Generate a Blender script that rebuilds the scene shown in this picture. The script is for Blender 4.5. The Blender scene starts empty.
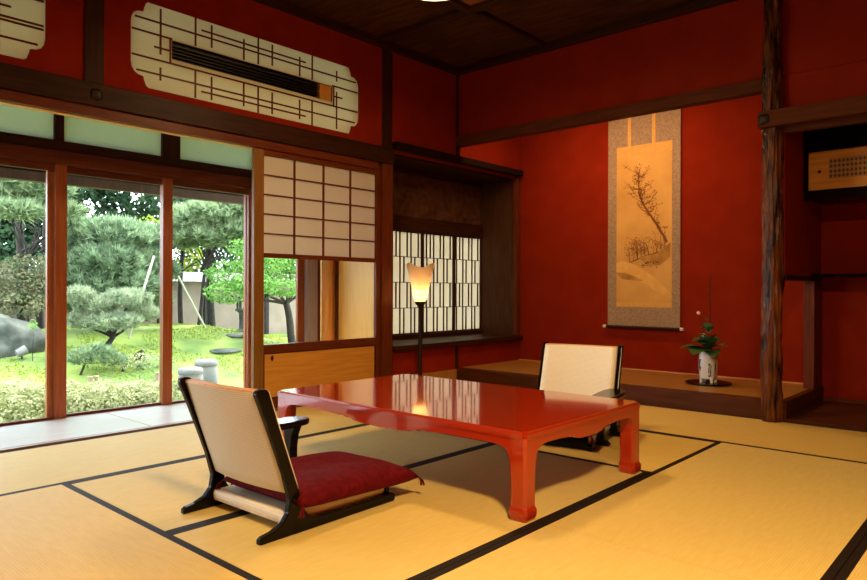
import bpy, bmesh, math, random
import numpy as np
from mathutils import Vector, Matrix, noise
random.seed(7); rng = np.random.default_rng(7)
SC = bpy.context.scene
COL = SC.collection
PI = math.pi
R = math.radians

# ------------------------------------------------------------------ camera
FPX, YAW, PITCH, ROLL = 678.74, R(-41.82), R(-.03), R(.193)
CAM = Vector((4.25, 0, .9))
FW = Vector((math.sin(YAW)*math.cos(PITCH), math.cos(YAW)*math.cos(PITCH), math.sin(PITCH)))
R0 = Vector((math.cos(YAW), -math.sin(YAW), 0)); U0 = R0.cross(FW)
RR = R0*math.cos(ROLL) + U0*math.sin(ROLL); UU = -R0*math.sin(ROLL) + U0*math.cos(ROLL)
cd = bpy.data.cameras.new('camera'); cam = bpy.data.objects.new('camera', cd); COL.objects.link(cam)
M3 = Matrix((RR, UU, -FW)).transposed()
cam.matrix_world = Matrix.Translation(CAM) @ M3.to_4x4()
cd.sensor_width = 36; cd.lens = FPX/867*36; cd.clip_start = .05; cd.clip_end = 200
SC.camera = cam

def at(px, py, ax, v):
    """point of the room on the plane ax = v seen at a pixel of the 867x580 photograph (a survey of the photo)"""
    d = FW*FPX + RR*(px-433.5) - UU*(py-290); i = 'xyz'.index(ax)
    return CAM + d*((v-CAM[i])/d[i])

# ------------------------------------------------------------------ object helpers
def tag(o, label=None, cat=None, group=None, kind=None):
    if label: o['label'] = label
    if cat: o['category'] = cat
    if group: o['group'] = group
    if kind: o['kind'] = kind
    return o

def thing(name, label, cat, loc=(0, 0, 0), rz=0, group=None):
    o = bpy.data.objects.new(name, None); COL.objects.link(o)
    o.location = loc; o.rotation_euler = (0, 0, rz); o.empty_display_size = .1
    return tag(o, label, cat, group)

def world(o):
    m = Matrix.Translation(o.location) @ o.rotation_euler.to_matrix().to_4x4()
    return world(o.parent) @ m if o.parent else m

class MB:
    def __init__(s): s.v = []; s.f = []; s.sm = []
    def add(s, vs, fs, smooth=False):
        n = len(s.v); s.v += [tuple(p) for p in vs]
        s.f += [tuple(i+n for i in f) for f in fs]; s.sm += [smooth]*len(fs)
        return s
    def box(s, x0, x1, y0, y1, z0, z1, b=0.):
        if b <= 0:
            v = [(x, y, z) for z in (z0, z1) for y in (y0, y1) for x in (x0, x1)]
            return s.add(v, [(0, 2, 3, 1), (4, 5, 7, 6), (0, 1, 5, 4), (2, 6, 7, 3), (0, 4, 6, 2), (1, 3, 7, 5)])
        bm = bmesh.new(); bmesh.ops.create_cube(bm, size=1)
        for v in bm.verts:
            v.co = ((x0+x1)/2+v.co.x*(x1-x0), (y0+y1)/2+v.co.y*(y1-y0), (z0+z1)/2+v.co.z*(z1-z0))
        bmesh.ops.bevel(bm, geom=bm.edges[:], offset=b, segments=2, affect='EDGES', profile=.6)
        return s.frombm(bm)
    def frombm(s, bm, smooth=False):
        bm.verts.index_update()
        s.add([v.co[:] for v in bm.verts], [[v.index for v in f.verts] for f in bm.faces], smooth); bm.free(); return s
    def tube(s, pts, rad, n=12, cap=True, smooth=True):
        pts = [Vector(p) for p in pts]
        if not hasattr(rad, '__len__'): rad = [rad]*len(pts)
        rings = []; up = None
        for i, p in enumerate(pts):
            t = (pts[min(i+1, len(pts)-1)]-pts[max(i-1, 0)]).normalized()
            if up is None: up = t.orthogonal().normalized()
            up = (up - t*up.dot(t)).normalized(); b = t.cross(up)
            rings.append([p+(up*math.cos(2*PI*k/n)+b*math.sin(2*PI*k/n))*rad[i] for k in range(n)])
        v = [q for r in rings for q in r]; f = []
        for i in range(len(pts)-1):
            for k in range(n):
                a = i*n+k; b_ = i*n+(k+1) % n; f.append((a, b_, b_+n, a+n))
        s.add(v, f, smooth)
        if cap:
            s.add(rings[0], [tuple(range(n))[::-1]]); s.add(rings[-1], [tuple(range(n))])
        return s
    def lathe(s, prof, c=(0, 0, 0), n=32, smooth=True, sq=None):
        v = []; f = []
        for r, z in prof:
            for k in range(n):
                a = 2*PI*k/n; q = 1.
                if sq: q = 1/((abs(math.cos(a))**sq+abs(math.sin(a))**sq)**(1/sq))
                v.append((c[0]+r*q*math.cos(a), c[1]+r*q*math.sin(a), c[2]+z))
        for i in range(len(prof)-1):
            for k in range(n):
                f.append((i*n+k, i*n+(k+1) % n, (i+1)*n+(k+1) % n, (i+1)*n+k))
        return s.add(v, f, smooth)
    def prism(s, poly, a0, a1, plane='yz', bev=0.):
        """2-D outline extruded between a0 and a1 along the remaining axis"""
        def m(p, a):
            return {'yz': (a, p[0], p[1]), 'xz': (p[0], a, p[1]), 'xy': (p[0], p[1], a)}[plane]
        bm = bmesh.new(); vs = [bm.verts.new(m(p, a0)) for p in poly]; fc = bm.faces.new(vs)
        r = bmesh.ops.extrude_face_region(bm, geom=[fc])
        d = Vector(m((0, 0), a1))-Vector(m((0, 0), a0))
        for e in r['geom']:
            if isinstance(e, bmesh.types.BMVert): e.co += d
        bmesh.ops.recalc_face_normals(bm, faces=bm.faces[:])
        if bev > 0:
            ed = [e for e in bm.edges if len(e.link_faces) == 2 and e.calc_face_angle(0) > .5]
            bmesh.ops.bevel(bm, geom=ed, offset=bev, segments=2, affect='EDGES', profile=.6)
        bmesh.ops.triangulate(bm, faces=[f for f in bm.faces if len(f.verts) > 4])
        return s.frombm(bm)
    def build(s, name, mat, parent=None, local=False, kind=None):
        me = bpy.data.meshes.new(name); me.from_pydata(s.v, [], s.f); me.update()
        me.polygons.foreach_set('use_smooth', s.sm)
        bm = bmesh.new(); bm.from_mesh(me); bmesh.ops.recalc_face_normals(bm, faces=bm.faces[:]); bm.to_mesh(me); bm.free()
        if parent and not local: me.transform(world(parent).inverted())
        me.materials.append(mat)
        o = bpy.data.objects.new(name, me); COL.objects.link(o)
        if parent: o.parent = parent
        if kind: o['kind'] = kind
        return o

def struct(name, mb, mat, parent=None):
    return mb.build(name, mat, parent, kind=None if parent else 'structure')

def box(name, mat, x0, x1, y0, y1, z0, z1, parent=None, b=0., kind=None):
    return MB().box(x0, x1, y0, y1, z0, z1, b).build(name, mat, parent, kind=kind)

def holes(name, outer, inner, a0, a1, mat, parent=None, kind=None):
    """plate in the YZ plane with cut-outs, between x=a0 and x=a1"""
    cu = bpy.data.curves.new('c', 'CURVE'); cu.dimensions = '2D'; cu.fill_mode = 'BOTH'
    for lp in [outer]+inner:
        sp = cu.splines.new('POLY'); sp.points.add(len(lp)-1); sp.use_cyclic_u = True
        for p, q in zip(sp.points, lp): p.co = (q[0], q[1], 0, 1)
    cu.extrude = (a1-a0)/2
    t = bpy.data.objects.new('c', cu); COL.objects.link(t)
    me = bpy.data.meshes.new_from_object(t, depsgraph=bpy.context.evaluated_depsgraph_get())
    bpy.data.objects.remove(t); bpy.data.curves.remove(cu)
    me.transform(Matrix(((0, 0, 1, (a0+a1)/2), (1, 0, 0, 0), (0, 1, 0, 0), (0, 0, 0, 1))))
    if parent: me.transform(world(parent).inverted())
    me.materials.clear(); me.materials.append(mat); me.name = name
    o = bpy.data.objects.new(name, me); COL.objects.link(o)
    if parent: o.parent = parent
    if kind: o['kind'] = kind
    return o

# ------------------------------------------------------------------ materials
def new_mat(name):
    m = bpy.data.materials.new(name); m.use_nodes = True
    nt = m.node_tree; b = nt.nodes['Principled BSDF']
    return m, nt, b

def mat(name, col, rough=.5, col2=None, scale=8., stretch=(1, 1, 1), bump=0., bscale=None, coat=0., spec=.5, metal=0., detail=4, trans=0.):
    m, nt, b = new_mat(name)
    b.inputs['Roughness'].default_value = rough
    b.inputs['Specular IOR Level'].default_value = spec
    b.inputs['Metallic'].default_value = metal
    b.inputs['Coat Weight'].default_value = coat
    b.inputs['Coat Roughness'].default_value = .05
    b.inputs['Base Color'].default_value = (*col, 1)
    if col2 or bump:
        tc = nt.nodes.new('ShaderNodeTexCoord'); mp = nt.nodes.new('ShaderNodeMapping')
        mp.inputs['Scale'].default_value = stretch
        nt.links.new(tc.outputs['Object'], mp.inputs[0])
    if col2:
        n = nt.nodes.new('ShaderNodeTexNoise'); n.inputs['Scale'].default_value = scale; n.inputs['Detail'].default_value = detail
        nt.links.new(mp.outputs[0], n.inputs[0])
        r = nt.nodes.new('ShaderNodeValToRGB'); r.color_ramp.elements[0].position = .35; r.color_ramp.elements[1].position = .65
        r.color_ramp.elements[0].color = (*col, 1); r.color_ramp.elements[1].color = (*col2, 1)
        nt.links.new(n.outputs['Fac'], r.inputs[0]); nt.links.new(r.outputs[0], b.inputs['Base Color'])
    if bump:
        n2 = nt.nodes.new('ShaderNodeTexNoise'); n2.inputs['Scale'].default_value = bscale or scale*4; n2.inputs['Detail'].default_value = 5
        nt.links.new(mp.outputs[0], n2.inputs[0])
        bp = nt.nodes.new('ShaderNodeBump'); bp.inputs['Strength'].default_value = bump; bp.inputs['Distance'].default_value = .01
        nt.links.new(n2.outputs['Fac'], bp.inputs['Height']); nt.links.new(bp.outputs[0], b.inputs['Normal'])
    return m

def translucent(name, col, tcol, mix=.5, emis=None, noise_s=0):
    m = bpy.data.materials.new(name); m.use_nodes = True; nt = m.node_tree
    nt.nodes.clear(); o = nt.nodes.new('ShaderNodeOutputMaterial')
    d = nt.nodes.new('ShaderNodeBsdfDiffuse'); t = nt.nodes.new('ShaderNodeBsdfTranslucent'); x = nt.nodes.new('ShaderNodeMixShader')
    d.inputs[0].default_value = (*col, 1); t.inputs[0].default_value = (*tcol, 1); x.inputs[0].default_value = mix
    nt.links.new(d.outputs[0], x.inputs[1]); nt.links.new(t.outputs[0], x.inputs[2]); last = x
    if emis:
        e = nt.nodes.new('ShaderNodeEmission'); e.inputs[0].default_value = (*emis[0], 1); e.inputs[1].default_value = emis[1]
        a = nt.nodes.new('ShaderNodeAddShader'); nt.links.new(x.outputs[0], a.inputs[0]); nt.links.new(e.outputs[0], a.inputs[1]); last = a
    nt.links.new(last.outputs[0], o.inputs[0])
    return m

def glass(name, rough=0., tint=(1, 1, 1)):
    m = bpy.data.materials.new(name); m.use_nodes = True; nt = m.node_tree
    nt.nodes.clear(); o = nt.nodes.new('ShaderNodeOutputMaterial')
    t = nt.nodes.new('ShaderNodeBsdfTransparent'); g = nt.nodes.new('ShaderNodeBsdfGlossy'); f = nt.nodes.new('ShaderNodeFresnel')
    f.inputs[0].default_value = 1.2; t.inputs[0].default_value = (*tint, 1); g.inputs['Roughness'].default_value = rough
    x = nt.nodes.new('ShaderNodeMixShader'); nt.links.new(f.outputs[0], x.inputs[0]); nt.links.new(t.outputs[0], x.inputs[1])
    nt.links.new(g.outputs[0], x.inputs[2]); nt.links.new(x.outputs[0], o.inputs[0])
    return m

def emit(name, col, s):
    m = bpy.data.materials.new(name); m.use_nodes = True; nt = m.node_tree; nt.nodes.clear()
    o = nt.nodes.new('ShaderNodeOutputMaterial'); e = nt.nodes.new('ShaderNodeEmission')
    e.inputs[0].default_value = (*col, 1); e.inputs[1].default_value = s; nt.links.new(e.outputs[0], o.inputs[0]); return m

def tatami_mat(name, c1, c2):
    m, nt, b = new_mat(name); b.inputs['Roughness'].default_value = .55; b.inputs['Specular IOR Level'].default_value = .25
    tc = nt.nodes.new('ShaderNodeTexCoord'); sp = nt.nodes.new('ShaderNodeSeparateXYZ'); nt.links.new(tc.outputs['Object'], sp.inputs[0])
    n = nt.nodes.new('ShaderNodeTexNoise'); n.inputs['Scale'].default_value = 3.; n.inputs['Detail'].default_value = 6
    mp = nt.nodes.new('ShaderNodeMapping'); mp.inputs['Scale'].default_value = (18, 4, 1); nt.links.new(tc.outputs['Object'], mp.inputs[0]); nt.links.new(mp.outputs[0], n.inputs[0])
    r = nt.nodes.new('ShaderNodeValToRGB'); r.color_ramp.elements[0].position = .3; r.color_ramp.elements[1].position = .7
    r.color_ramp.elements[0].color = (*c1, 1); r.color_ramp.elements[1].color = (*c2, 1)
    nt.links.new(n.outputs['Fac'], r.inputs[0])
    # woven ribs: fine raised lines along the mat
    w = nt.nodes.new('ShaderNodeMath'); w.operation = 'MULTIPLY'; w.inputs[1].default_value = 2*PI/.0105; nt.links.new(sp.outputs[0], w.inputs[0])
    s = nt.nodes.new('ShaderNodeMath'); s.operation = 'SINE'; nt.links.new(w.outputs[0], s.inputs[0])
    s2 = nt.nodes.new('ShaderNodeMapRange'); s2.inputs[1].default_value = -1; s2.inputs[2].default_value = 1; s2.inputs[3].default_value = .93; s2.inputs[4].default_value = 1.
    nt.links.new(s.outputs[0], s2.inputs[0])
    mx = nt.nodes.new('ShaderNodeMix'); mx.data_type = 'RGBA'; mx.blend_type = 'MULTIPLY'; mx.inputs[0].default_value = 1
    nt.links.new(r.outputs[0], mx.inputs[6]); nt.links.new(s2.outputs[0], mx.inputs[7]); nt.links.new(mx.outputs[2], b.inputs['Base Color'])
    bp = nt.nodes.new('ShaderNodeBump'); bp.inputs['Strength'].default_value = .25; bp.inputs['Distance'].default_value = .002
    nt.links.new(s.outputs[0], bp.inputs['Height']); nt.links.new(bp.outputs[0], b.inputs['Normal'])
    return m

def weave_mat(name, c1, c2, sc=160):
    m, nt, b = new_mat(name); b.inputs['Roughness'].default_value = .55
    tc = nt.nodes.new('ShaderNodeTexCoord')
    a = nt.nodes.new('ShaderNodeTexWave'); a.inputs['Scale'].default_value = sc/6.3; a.bands_direction = 'X'; a.inputs['Distortion'].default_value = 1.5
    c = nt.nodes.new('ShaderNodeTexWave'); c.inputs['Scale'].default_value = sc/6.3; c.bands_direction = 'Z'; c.inputs['Distortion'].default_value = 1.5
    nt.links.new(tc.outputs['Object'], a.inputs[0]); nt.links.new(tc.outputs['Object'], c.inputs[0])
    x = nt.nodes.new('ShaderNodeMath'); x.operation = 'MULTIPLY'; nt.links.new(a.outputs['Fac'], x.inputs[0]); nt.links.new(c.outputs['Fac'], x.inputs[1])
    r = nt.nodes.new('ShaderNodeValToRGB'); r.color_ramp.elements[0].color = (*c1, 1); r.color_ramp.elements[1].color = (*c2, 1); r.color_ramp.elements[1].position = .5
    nt.links.new(x.outputs[0], r.inputs[0]); nt.links.new(r.outputs[0], b.inputs['Base Color'])
    bp = nt.nodes.new('ShaderNodeBump'); bp.inputs['Strength'].default_value = .4; bp.inputs['Distance'].default_value = .002
    nt.links.new(x.outputs[0], bp.inputs['Height']); nt.links.new(bp.outputs[0], b.inputs['Normal'])
    return m

def leaf_mat(name, c1, c2, tr=.45):
    m = bpy.data.materials.new(name); m.use_nodes = True; nt = m.node_tree; nt.nodes.clear()
    o = nt.nodes.new('ShaderNodeOutputMaterial'); d = nt.nodes.new('ShaderNodeBsdfDiffuse'); t = nt.nodes.new('ShaderNodeBsdfTranslucent'); x = nt.nodes.new('ShaderNodeMixShader')
    x.inputs[0].default_value = tr
    tc = nt.nodes.new('ShaderNodeTexCoord'); n = nt.nodes.new('ShaderNodeTexNoise'); n.inputs['Scale'].default_value = 7; n.inputs['Detail'].default_value = 6; n.inputs['Roughness'].default_value = .7
    r = nt.nodes.new('ShaderNodeValToRGB'); r.color_ramp.elements[0].position = .38; r.color_ramp.elements[1].position = .64
    r.color_ramp.elements[0].color = (*c1, 1); r.color_ramp.elements[1].color = (*c2, 1)
    nt.links.new(tc.outputs['Object'], n.inputs[0]); nt.links.new(n.outputs['Fac'], r.inputs[0])
    nt.links.new(r.outputs[0], d.inputs[0]); nt.links.new(r.outputs[0], t.inputs[0])
    nt.links.new(d.outputs[0], x.inputs[1]); nt.links.new(t.outputs[0], x.inputs[2]); nt.links.new(x.outputs[0], o.inputs[0])
    return m

M = {}
M['red'] = mat('red_plaster', (.20, .0145, .003), .85, (.23, .0175, .004), 5, bump=.15, bscale=220, spec=.05)
M['door'] = mat('orange_brown_wood', (.24, .055, .012), .35, (.33, .085, .020), 6, (9, 9, .8), spec=.4)
M['stile'] = mat('tan_brown_wood', (.17, .075, .014), .4, (.22, .10, .020), 6, (9, 9, .8), spec=.4)
M['frame'] = mat('red_brown_wood', (.085, .018, .006), .38, (.13, .028, .009), 6, (9, 9, .8), spec=.15)
M['frame_h'] = mat('red_brown_rail_wood', (.085, .018, .006), .38, (.13, .028, .009), 6, (9, .8, 9), spec=.2)
M['dark'] = mat('dark_wood', (.022, .008, .004), .45, (.040, .013, .006), 5, (9, .8, 9), spec=.12)
M['dark_x'] = mat('dark_wood_crosswise', (.022, .008, .004), .45, (.040, .013, .006), 5, (.8, 9, 9), spec=.12)
M['dark_z'] = mat('dark_wood_upright', (.028, .010, .005), .45, (.046, .015, .007), 5, (9, 9, .8), spec=.12)
M['ceil'] = mat('old_ceiling_boards', (.030, .011, .004), .7, (.075, .026, .008), 4, (1, 6, 1), spec=.1)
M['hood'] = mat('blackened_hood_wood', (.012, .005, .003), .75, spec=.08)
M['carve'] = mat('carved_wood', (.050, .020, .009), .6, (.09, .038, .016), 14, spec=.15)
M['beam'] = mat('brown_beam_wood', (.065, .018, .007), .7, (.10, .028, .010), 5, (.8, 9, 9), spec=.06)
M['ceil2'] = mat('pale_ceiling_boards', (.13, .048, .015), .7, (.22, .08, .025), 4, (1, 6, 1), spec=.1)
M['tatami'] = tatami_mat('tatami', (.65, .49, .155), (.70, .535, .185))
M['tatami_sheen'] = tatami_mat('tatami_crosswise_sheen', (.64, .45, .115), (.69, .49, .14))  # warmer sheen of the crosswise weave put into the base colour
M['heri'] = mat('black_cloth_binding', (.012, .007, .005), .7, spec=.2)
M['paper'] = translucent('shoji_paper', (.66, .56, .47), (.74, .64, .54), .55)
M['paper_w'] = translucent('bright_shoji_paper', (.70, .66, .56), (.68, .63, .53), .5)
M['paper_r'] = translucent('transom_paper', (.74, .74, .56), (.80, .82, .62), .45)
M['frost'] = translucent('green_frosted_glass', (.60, .64, .58), (.84, .91, .86), .65)
M['frost_added'] = translucent('added_clerestory_glass', (.8, .8, .78), (.95, .95, .93), .75)
M['glass'] = glass('clear_glass')
M['gold'] = mat('golden_board', (.50, .23, .035), .35, (.60, .30, .055), 3, (1, 1, 14), spec=.4)
M['gold2'] = mat('yellow_board', (.74, .38, .05), .4, (.80, .45, .075), 3, (14, 14, 1), spec=.4)
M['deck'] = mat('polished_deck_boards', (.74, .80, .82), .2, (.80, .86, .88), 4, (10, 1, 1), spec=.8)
M['sill'] = mat('brown_sill', (.16, .085, .045), .4, (.22, .12, .06), 4, (9, 1, 9))
M['lacq'] = mat('red_lacquer', (.36, .024, .004), .12, spec=.5, coat=.7)
M['black'] = mat('black_lacquer', (.005, .0035, .003), .2, spec=.16)
M['weave'] = weave_mat('cream_woven_cloth', (.66, .59, .43), (.86, .80, .64), 260)
M['maroon'] = mat('maroon_brocade', (.075, .0028, .0055), .8, (.12, .0045, .009), 38, bump=.3, bscale=160, spec=.08)
M['edge'] = mat('orange_wood_edge', (.60, .28, .07), .4)
M['iron'] = mat('dark_iron', (.02, .014, .012), .5, metal=.6)
M['bark'] = mat('bark', (.009, .007, .005), .9, (.026, .020, .015), 10, bump=.6, bscale=30)
M['barkpost'] = mat('polished_bark', (.016, .005, .002), .24, (.17, .052, .014), 9, (2.2, 2.2, .5), bump=1., bscale=26, spec=.25)
M['tokofloor'] = mat('toko_board', (.30, .145, .033), .3, (.37, .19, .045), 3, (1, 12, 1), spec=.3)
M['tokokamachi'] = mat('toko_step_wood', (.050, .015, .005), .5, (.085, .024, .008), 3, (1, 12, 12), spec=.1)
M['porc'] = mat('white_porcelain', (.72, .70, .62), .2, spec=.5, coat=.3)
M['blue'] = mat('blue_glaze', (.045, .07, .20), .25)
M['brocade'] = mat('grey_brown_brocade', (.25, .18, .115), .7, (.36, .26, .17), 60, bump=.1)
M['silk'] = mat('gold_silk', (.60, .34, .07), .6, (.68, .40, .09), 30)
M['painting'] = mat('ochre_painting', (.50, .29, .065), .7, (.66, .40, .11), 2.2)
M['ink'] = mat('brown_ink', (.22, .085, .02), .8)
M['ink2'] = mat('dark_ink', (.10, .05, .02), .8)
M['blossom'] = mat('pale_pigment', (.72, .46, .14), .8, (.62, .37, .09), 9)
M['wash'] = mat('brown_wash', (.50, .28, .06), .8, (.30, .15, .035), 9)
M['leafp'] = mat('plant_leaf', (.035, .11, .03), .4, (.06, .17, .05), 8)
M['bud'] = mat('pale_blossom', (.85, .62, .50), .6)
M['moss'] = mat('moss', (.050, .10, .014), .95, (.18, .24, .035), 1.3, bump=.8, bscale=40, detail=8)
M['stone'] = mat('grey_stone', (.022, .030, .022), .9, (.085, .095, .075), 5, bump=.6, bscale=14)
M['pale_stone'] = mat('pale_stone', (.12, .125, .115), .85, (.20, .205, .19), 6, bump=.2)
M['earth'] = mat('earthen_wall', (.19, .15, .11), .9, (.24, .19, .14), 3)
M['tile'] = mat('roof_tiles', (.06, .06, .065), .6)
M['bamboo'] = mat('pale_bamboo', (.34, .33, .22), .5)
M['log'] = mat('weathered_log', (.22, .17, .11), .9, (.30, .23, .15), 8)
M['greypost'] = mat('daylit_grey_post', (.34, .28, .25), .6, (.42, .35, .31), 6, (8, 8, .8))  # grey lightened to carry the daylight on the outer post
M['eave'] = mat('eave_wood', (.06, .030, .013), .8, (.09, .045, .02), 4, (1, 8, 1))
M['soil'] = mat('soil', (.06, .05, .03), .9, (.11, .09, .05), 5)
M['pine'] = leaf_mat('pine_needles', (.09, .15, .07), (.40, .50, .27))
M['pine_b'] = leaf_mat('bluish_needles', (.085, .145, .075), (.33, .44, .25))
M['pine_pale'] = leaf_mat('pale_needles', (.15, .20, .12), (.38, .45, .28))
M['darkleaf'] = leaf_mat('dark_leaves', (.018, .042, .024), (.060, .11, .048), .3)
M['maple'] = leaf_mat('maple_leaves', (.08, .20, .04), (.24, .42, .11), .5)
M['yleaf'] = leaf_mat('yellow_green_leaves', (.15, .21, .03), (.32, .40, .07), .5)
M['azalea'] = leaf_mat('pale_azalea_leaves', (.22, .26, .10), (.52, .53, .32), .35)
M['redtip'] = leaf_mat('orange_tipped_leaves', (.055, .09, .045), (.26, .24, .13), .4)
M['ac'] = mat('air_conditioner_black', (.012, .014, .02), .45)
M['shade'] = translucent('frosted_shade', (.86, .68, .50), (.95, .72, .46), .5)
M['pshade'] = translucent('lamp_paper', (.9, .8, .6), (.95, .8, .55), .6, ((1., .66, .30), 3.))
M['pshade2'] = translucent('dim_lamp_paper', (.9, .8, .6), (.95, .8, .55), .6, ((1., .66, .30), 1.2))
M['bulb'] = emit('bulb_glow', (1., .62, .28), 40.)

# ------------------------------------------------------------------ floor, tatami
struct('floor', MB().box(-.10, 5.73, -1.7, 6.2, -.16, -.0551), M['sill'])
def tatami(label, x0, x1, y0, y1, run):
    cx, cy = (x0+x1)/2, (y0+y1)/2
    if run == 'y': hw, hl, rz = (x1-x0)/2, (y1-y0)/2, 0
    else: hw, hl, rz = (y1-y0)/2, (x1-x0)/2, PI/2
    t = thing('tatami_mat', label, 'tatami mat', (cx, cy, -.055), rz, 'straw mats covering the floor')
    g = .0015; b = .031
    MB().box(-hw+b, hw-b, -hl+g, hl-g, 0, .055).build('woven_surface', M['tatami' if run == 'y' else 'tatami_sheen'], t, local=True)
    for s in (-1, 1):
        xa, xb = sorted((s*(hw-g), s*(hw-b)))
        MB().box(xa, xb, -hl+g, hl-g, 0, .0557).build('cloth_border', M['heri'], t, local=True)
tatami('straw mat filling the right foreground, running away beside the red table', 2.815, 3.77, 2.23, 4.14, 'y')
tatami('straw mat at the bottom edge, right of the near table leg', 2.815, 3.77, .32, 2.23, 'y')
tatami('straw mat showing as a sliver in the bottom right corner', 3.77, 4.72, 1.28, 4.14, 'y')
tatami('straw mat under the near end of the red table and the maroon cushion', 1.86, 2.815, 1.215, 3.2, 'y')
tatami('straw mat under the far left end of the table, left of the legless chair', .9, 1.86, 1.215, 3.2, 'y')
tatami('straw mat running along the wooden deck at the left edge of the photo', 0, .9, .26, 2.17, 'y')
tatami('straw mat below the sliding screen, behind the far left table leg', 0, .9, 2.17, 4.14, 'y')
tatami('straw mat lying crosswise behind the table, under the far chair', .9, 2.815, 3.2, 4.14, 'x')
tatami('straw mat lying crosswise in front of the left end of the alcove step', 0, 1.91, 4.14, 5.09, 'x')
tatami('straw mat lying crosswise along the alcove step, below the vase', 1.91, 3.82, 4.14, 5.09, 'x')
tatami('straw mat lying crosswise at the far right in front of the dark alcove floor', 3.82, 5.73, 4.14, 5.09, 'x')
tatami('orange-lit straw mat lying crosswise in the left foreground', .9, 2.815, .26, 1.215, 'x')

# ------------------------------------------------------------------ left side: wall, ranma, nageshi, posts
def lobed(cy, cz, hw, hh):
    """outline of a transom opening whose corners are made of two rounded steps"""
    q = [(.95-0.0, -.02)]
    pts = []
    # first quadrant corner, relative to the corner point (hw,hh)
    c = [(-.115, 0), (-.098, -.012), (-.085, -.045), (-.080, -.068), (-.050, -.072), (-.022, -.088), (-.006, -.115), (0, -.150)]
    for sx, sz, rev in ((1, 1, False), (1, -1, True), (-1, -1, False), (-1, 1, True)):
        l = [(cy+sx*(hw+a), cz+sz*(hh+b)) for a, b in c]
        pts += l[::-1] if rev else l
    return pts
RY = 2.855; RZ = 2.457; HW = .955; HH = .275
RY2 = .46
op1 = lobed(RY, RZ, HW, HH); op2 = lobed(RY2, RZ, HW, HH)
holes('wall_left', [(-1.7, 2.12), (6.19, 2.12), (6.19, 3.05), (-1.7, 3.05)], [op1, op2], -.08, 0, M['red'], kind='structure')

def ranma(label, cy, ac):
    t = thing('transom_window', label, 'transom window', (0, cy, RZ), 0, 'lobed transom windows in the red wall')
    sh = lobed(cy, RZ, HW+.01, HH+.01)
    if ac: holes('paper', sh, [[(2.177, 2.41), (3.535, 2.41), (3.535, 2.535), (2.177, 2.535)]], -.016, -.012, M['paper_r'], t)
    else: MB().prism(sh, -.016, -.012, 'yz').build('paper', M['paper_r'], t)
    m = MB(); w = .006
    def H(z, a, b): m.box(-.012, -.008, cy+a, cy+b, z-w, z+w)
    def V(y, a, b): m.box(-.012, -.0075, cy+y-w, cy+y+w, a, b)
    L = .925
    H(2.622, -L, L); H(2.379, -L-.02, L+.02); H(2.286, -L+.01, L-.01)
    if ac: H(2.541, -L-.02, -.678); H(2.541, .674, L+.02)
    else: H(2.541, -L-.02, L+.02); H(2.40, -L-.02, L+.02)
    H(2.660, -.47, .41); H(2.243, -.47, .41); H(2.46, -.80, -.69); H(2.46, .69, .78)
    for y, a, b in ((-.757, 2.42, 2.715), (-.757, 2.25, 2.335), (-.513, 2.541, 2.73), (-.513, 2.19, 2.379), (-.393, 2.56, 2.715), (-.393, 2.20, 2.36),
                    (-.14, 2.541, 2.69), (-.14, 2.21, 2.379), (-.02, 2.541, 2.73), (-.02, 2.185, 2.379), (.101, 2.56, 2.715), (.101, 2.2, 2.36),
                    (.352, 2.541, 2.69), (.352, 2.21, 2.36), (.472, 2.541, 2.73), (.472, 2.185, 2.379), (.72, 2.585, 2.67), (.72, 2.2, 2.50), (-.69, 2.379, 2.541), (.69, 2.379, 2.541)):
        V(y, a, b)
    m.build('lattice', M['frame'], t)
    return t
ranma('cream paper transom with rounded stepped corners, holding the black air conditioner grille', RY, True)
ranma('cream paper transom cut off by the top left corner of the photo', RY2, False)
t = thing('air_conditioner', 'black slatted air conditioner outlet set in the cream transom', 'air conditioner', (-.06, 2.85, 2.41))
MB().box(-.16, -.055, 2.17, 3.54, 2.40, 2.545).box(-.056, -.017, 2.17, 3.54, 2.533, 2.541).box(-.056, -.017, 2.17, 3.54, 2.404, 2.412).box(-.056, -.017, 3.53, 3.538, 2.404, 2.541).build('housing', M['ac'], t)
m = MB()
for i in range(5): m.add([(-.052, 2.18, 2.42+i*.022), (-.022, 2.18, 2.414+i*.022), (-.022, 3.405, 2.414+i*.022), (-.052, 3.405, 2.42+i*.022),
                          (-.052, 2.18, 2.424+i*.022), (-.022, 2.18, 2.418+i*.022), (-.022, 3.405, 2.418+i*.022), (-.052, 3.405, 2.424+i*.022)],
                         [(0, 1, 2, 3), (4, 7, 6, 5), (0, 4, 5, 1), (1, 5, 6, 2), (2, 6, 7, 3), (3, 7, 4, 0)])
m.build('louvre', M['ac'], t)
box('control_panel', M['edge'], -.055, -.02, 3.41, 3.528, 2.412, 2.533, t)
box('rim', M['dark'], -.05, -.018, 2.165, 2.178, 2.38, 2.535, t)

def beam(name, mt, *a, b=.004): return box(name, mt, *a, b=b, kind='structure')
beam('trim_1', M['dark'], -.09, .035, -1.7, 4.19, 1.992, 2.13)         # nageshi
beam('trim_2', M['frame_h'], -.07, .015, -1.7, 4.02, 1.93, 1.992)      # kamoi
beam('trim_3', M['edge'], -.075, -.02, -1.7, 2.80, 1.925, 1.932, b=0)  # bright strip put in for daylight along the kamoi's lower edge
for n, (y0, y1) in enumerate(((1.62, 1.735),)): beam('trim_4', M['dark_z'], -.06, .012, y0, y1, 2.13, 3.03)
beam('trim_5', M['dark_z'], -.06, .012, 4.075, 4.19, 2.13, 3.03)
beam('trim_6', M['frame'], -.085, .02, 4.065, 4.19, 0, 1.992)          # post
beam('trim_7', M['dark_z'], -.03, .02, 5.07, 5.11, 2.2, 3.03, b=.002)
beam('trim_8', M['dark_z'], -.03, .015, 5.07, 5.11, .135, .385, b=.002)
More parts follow.
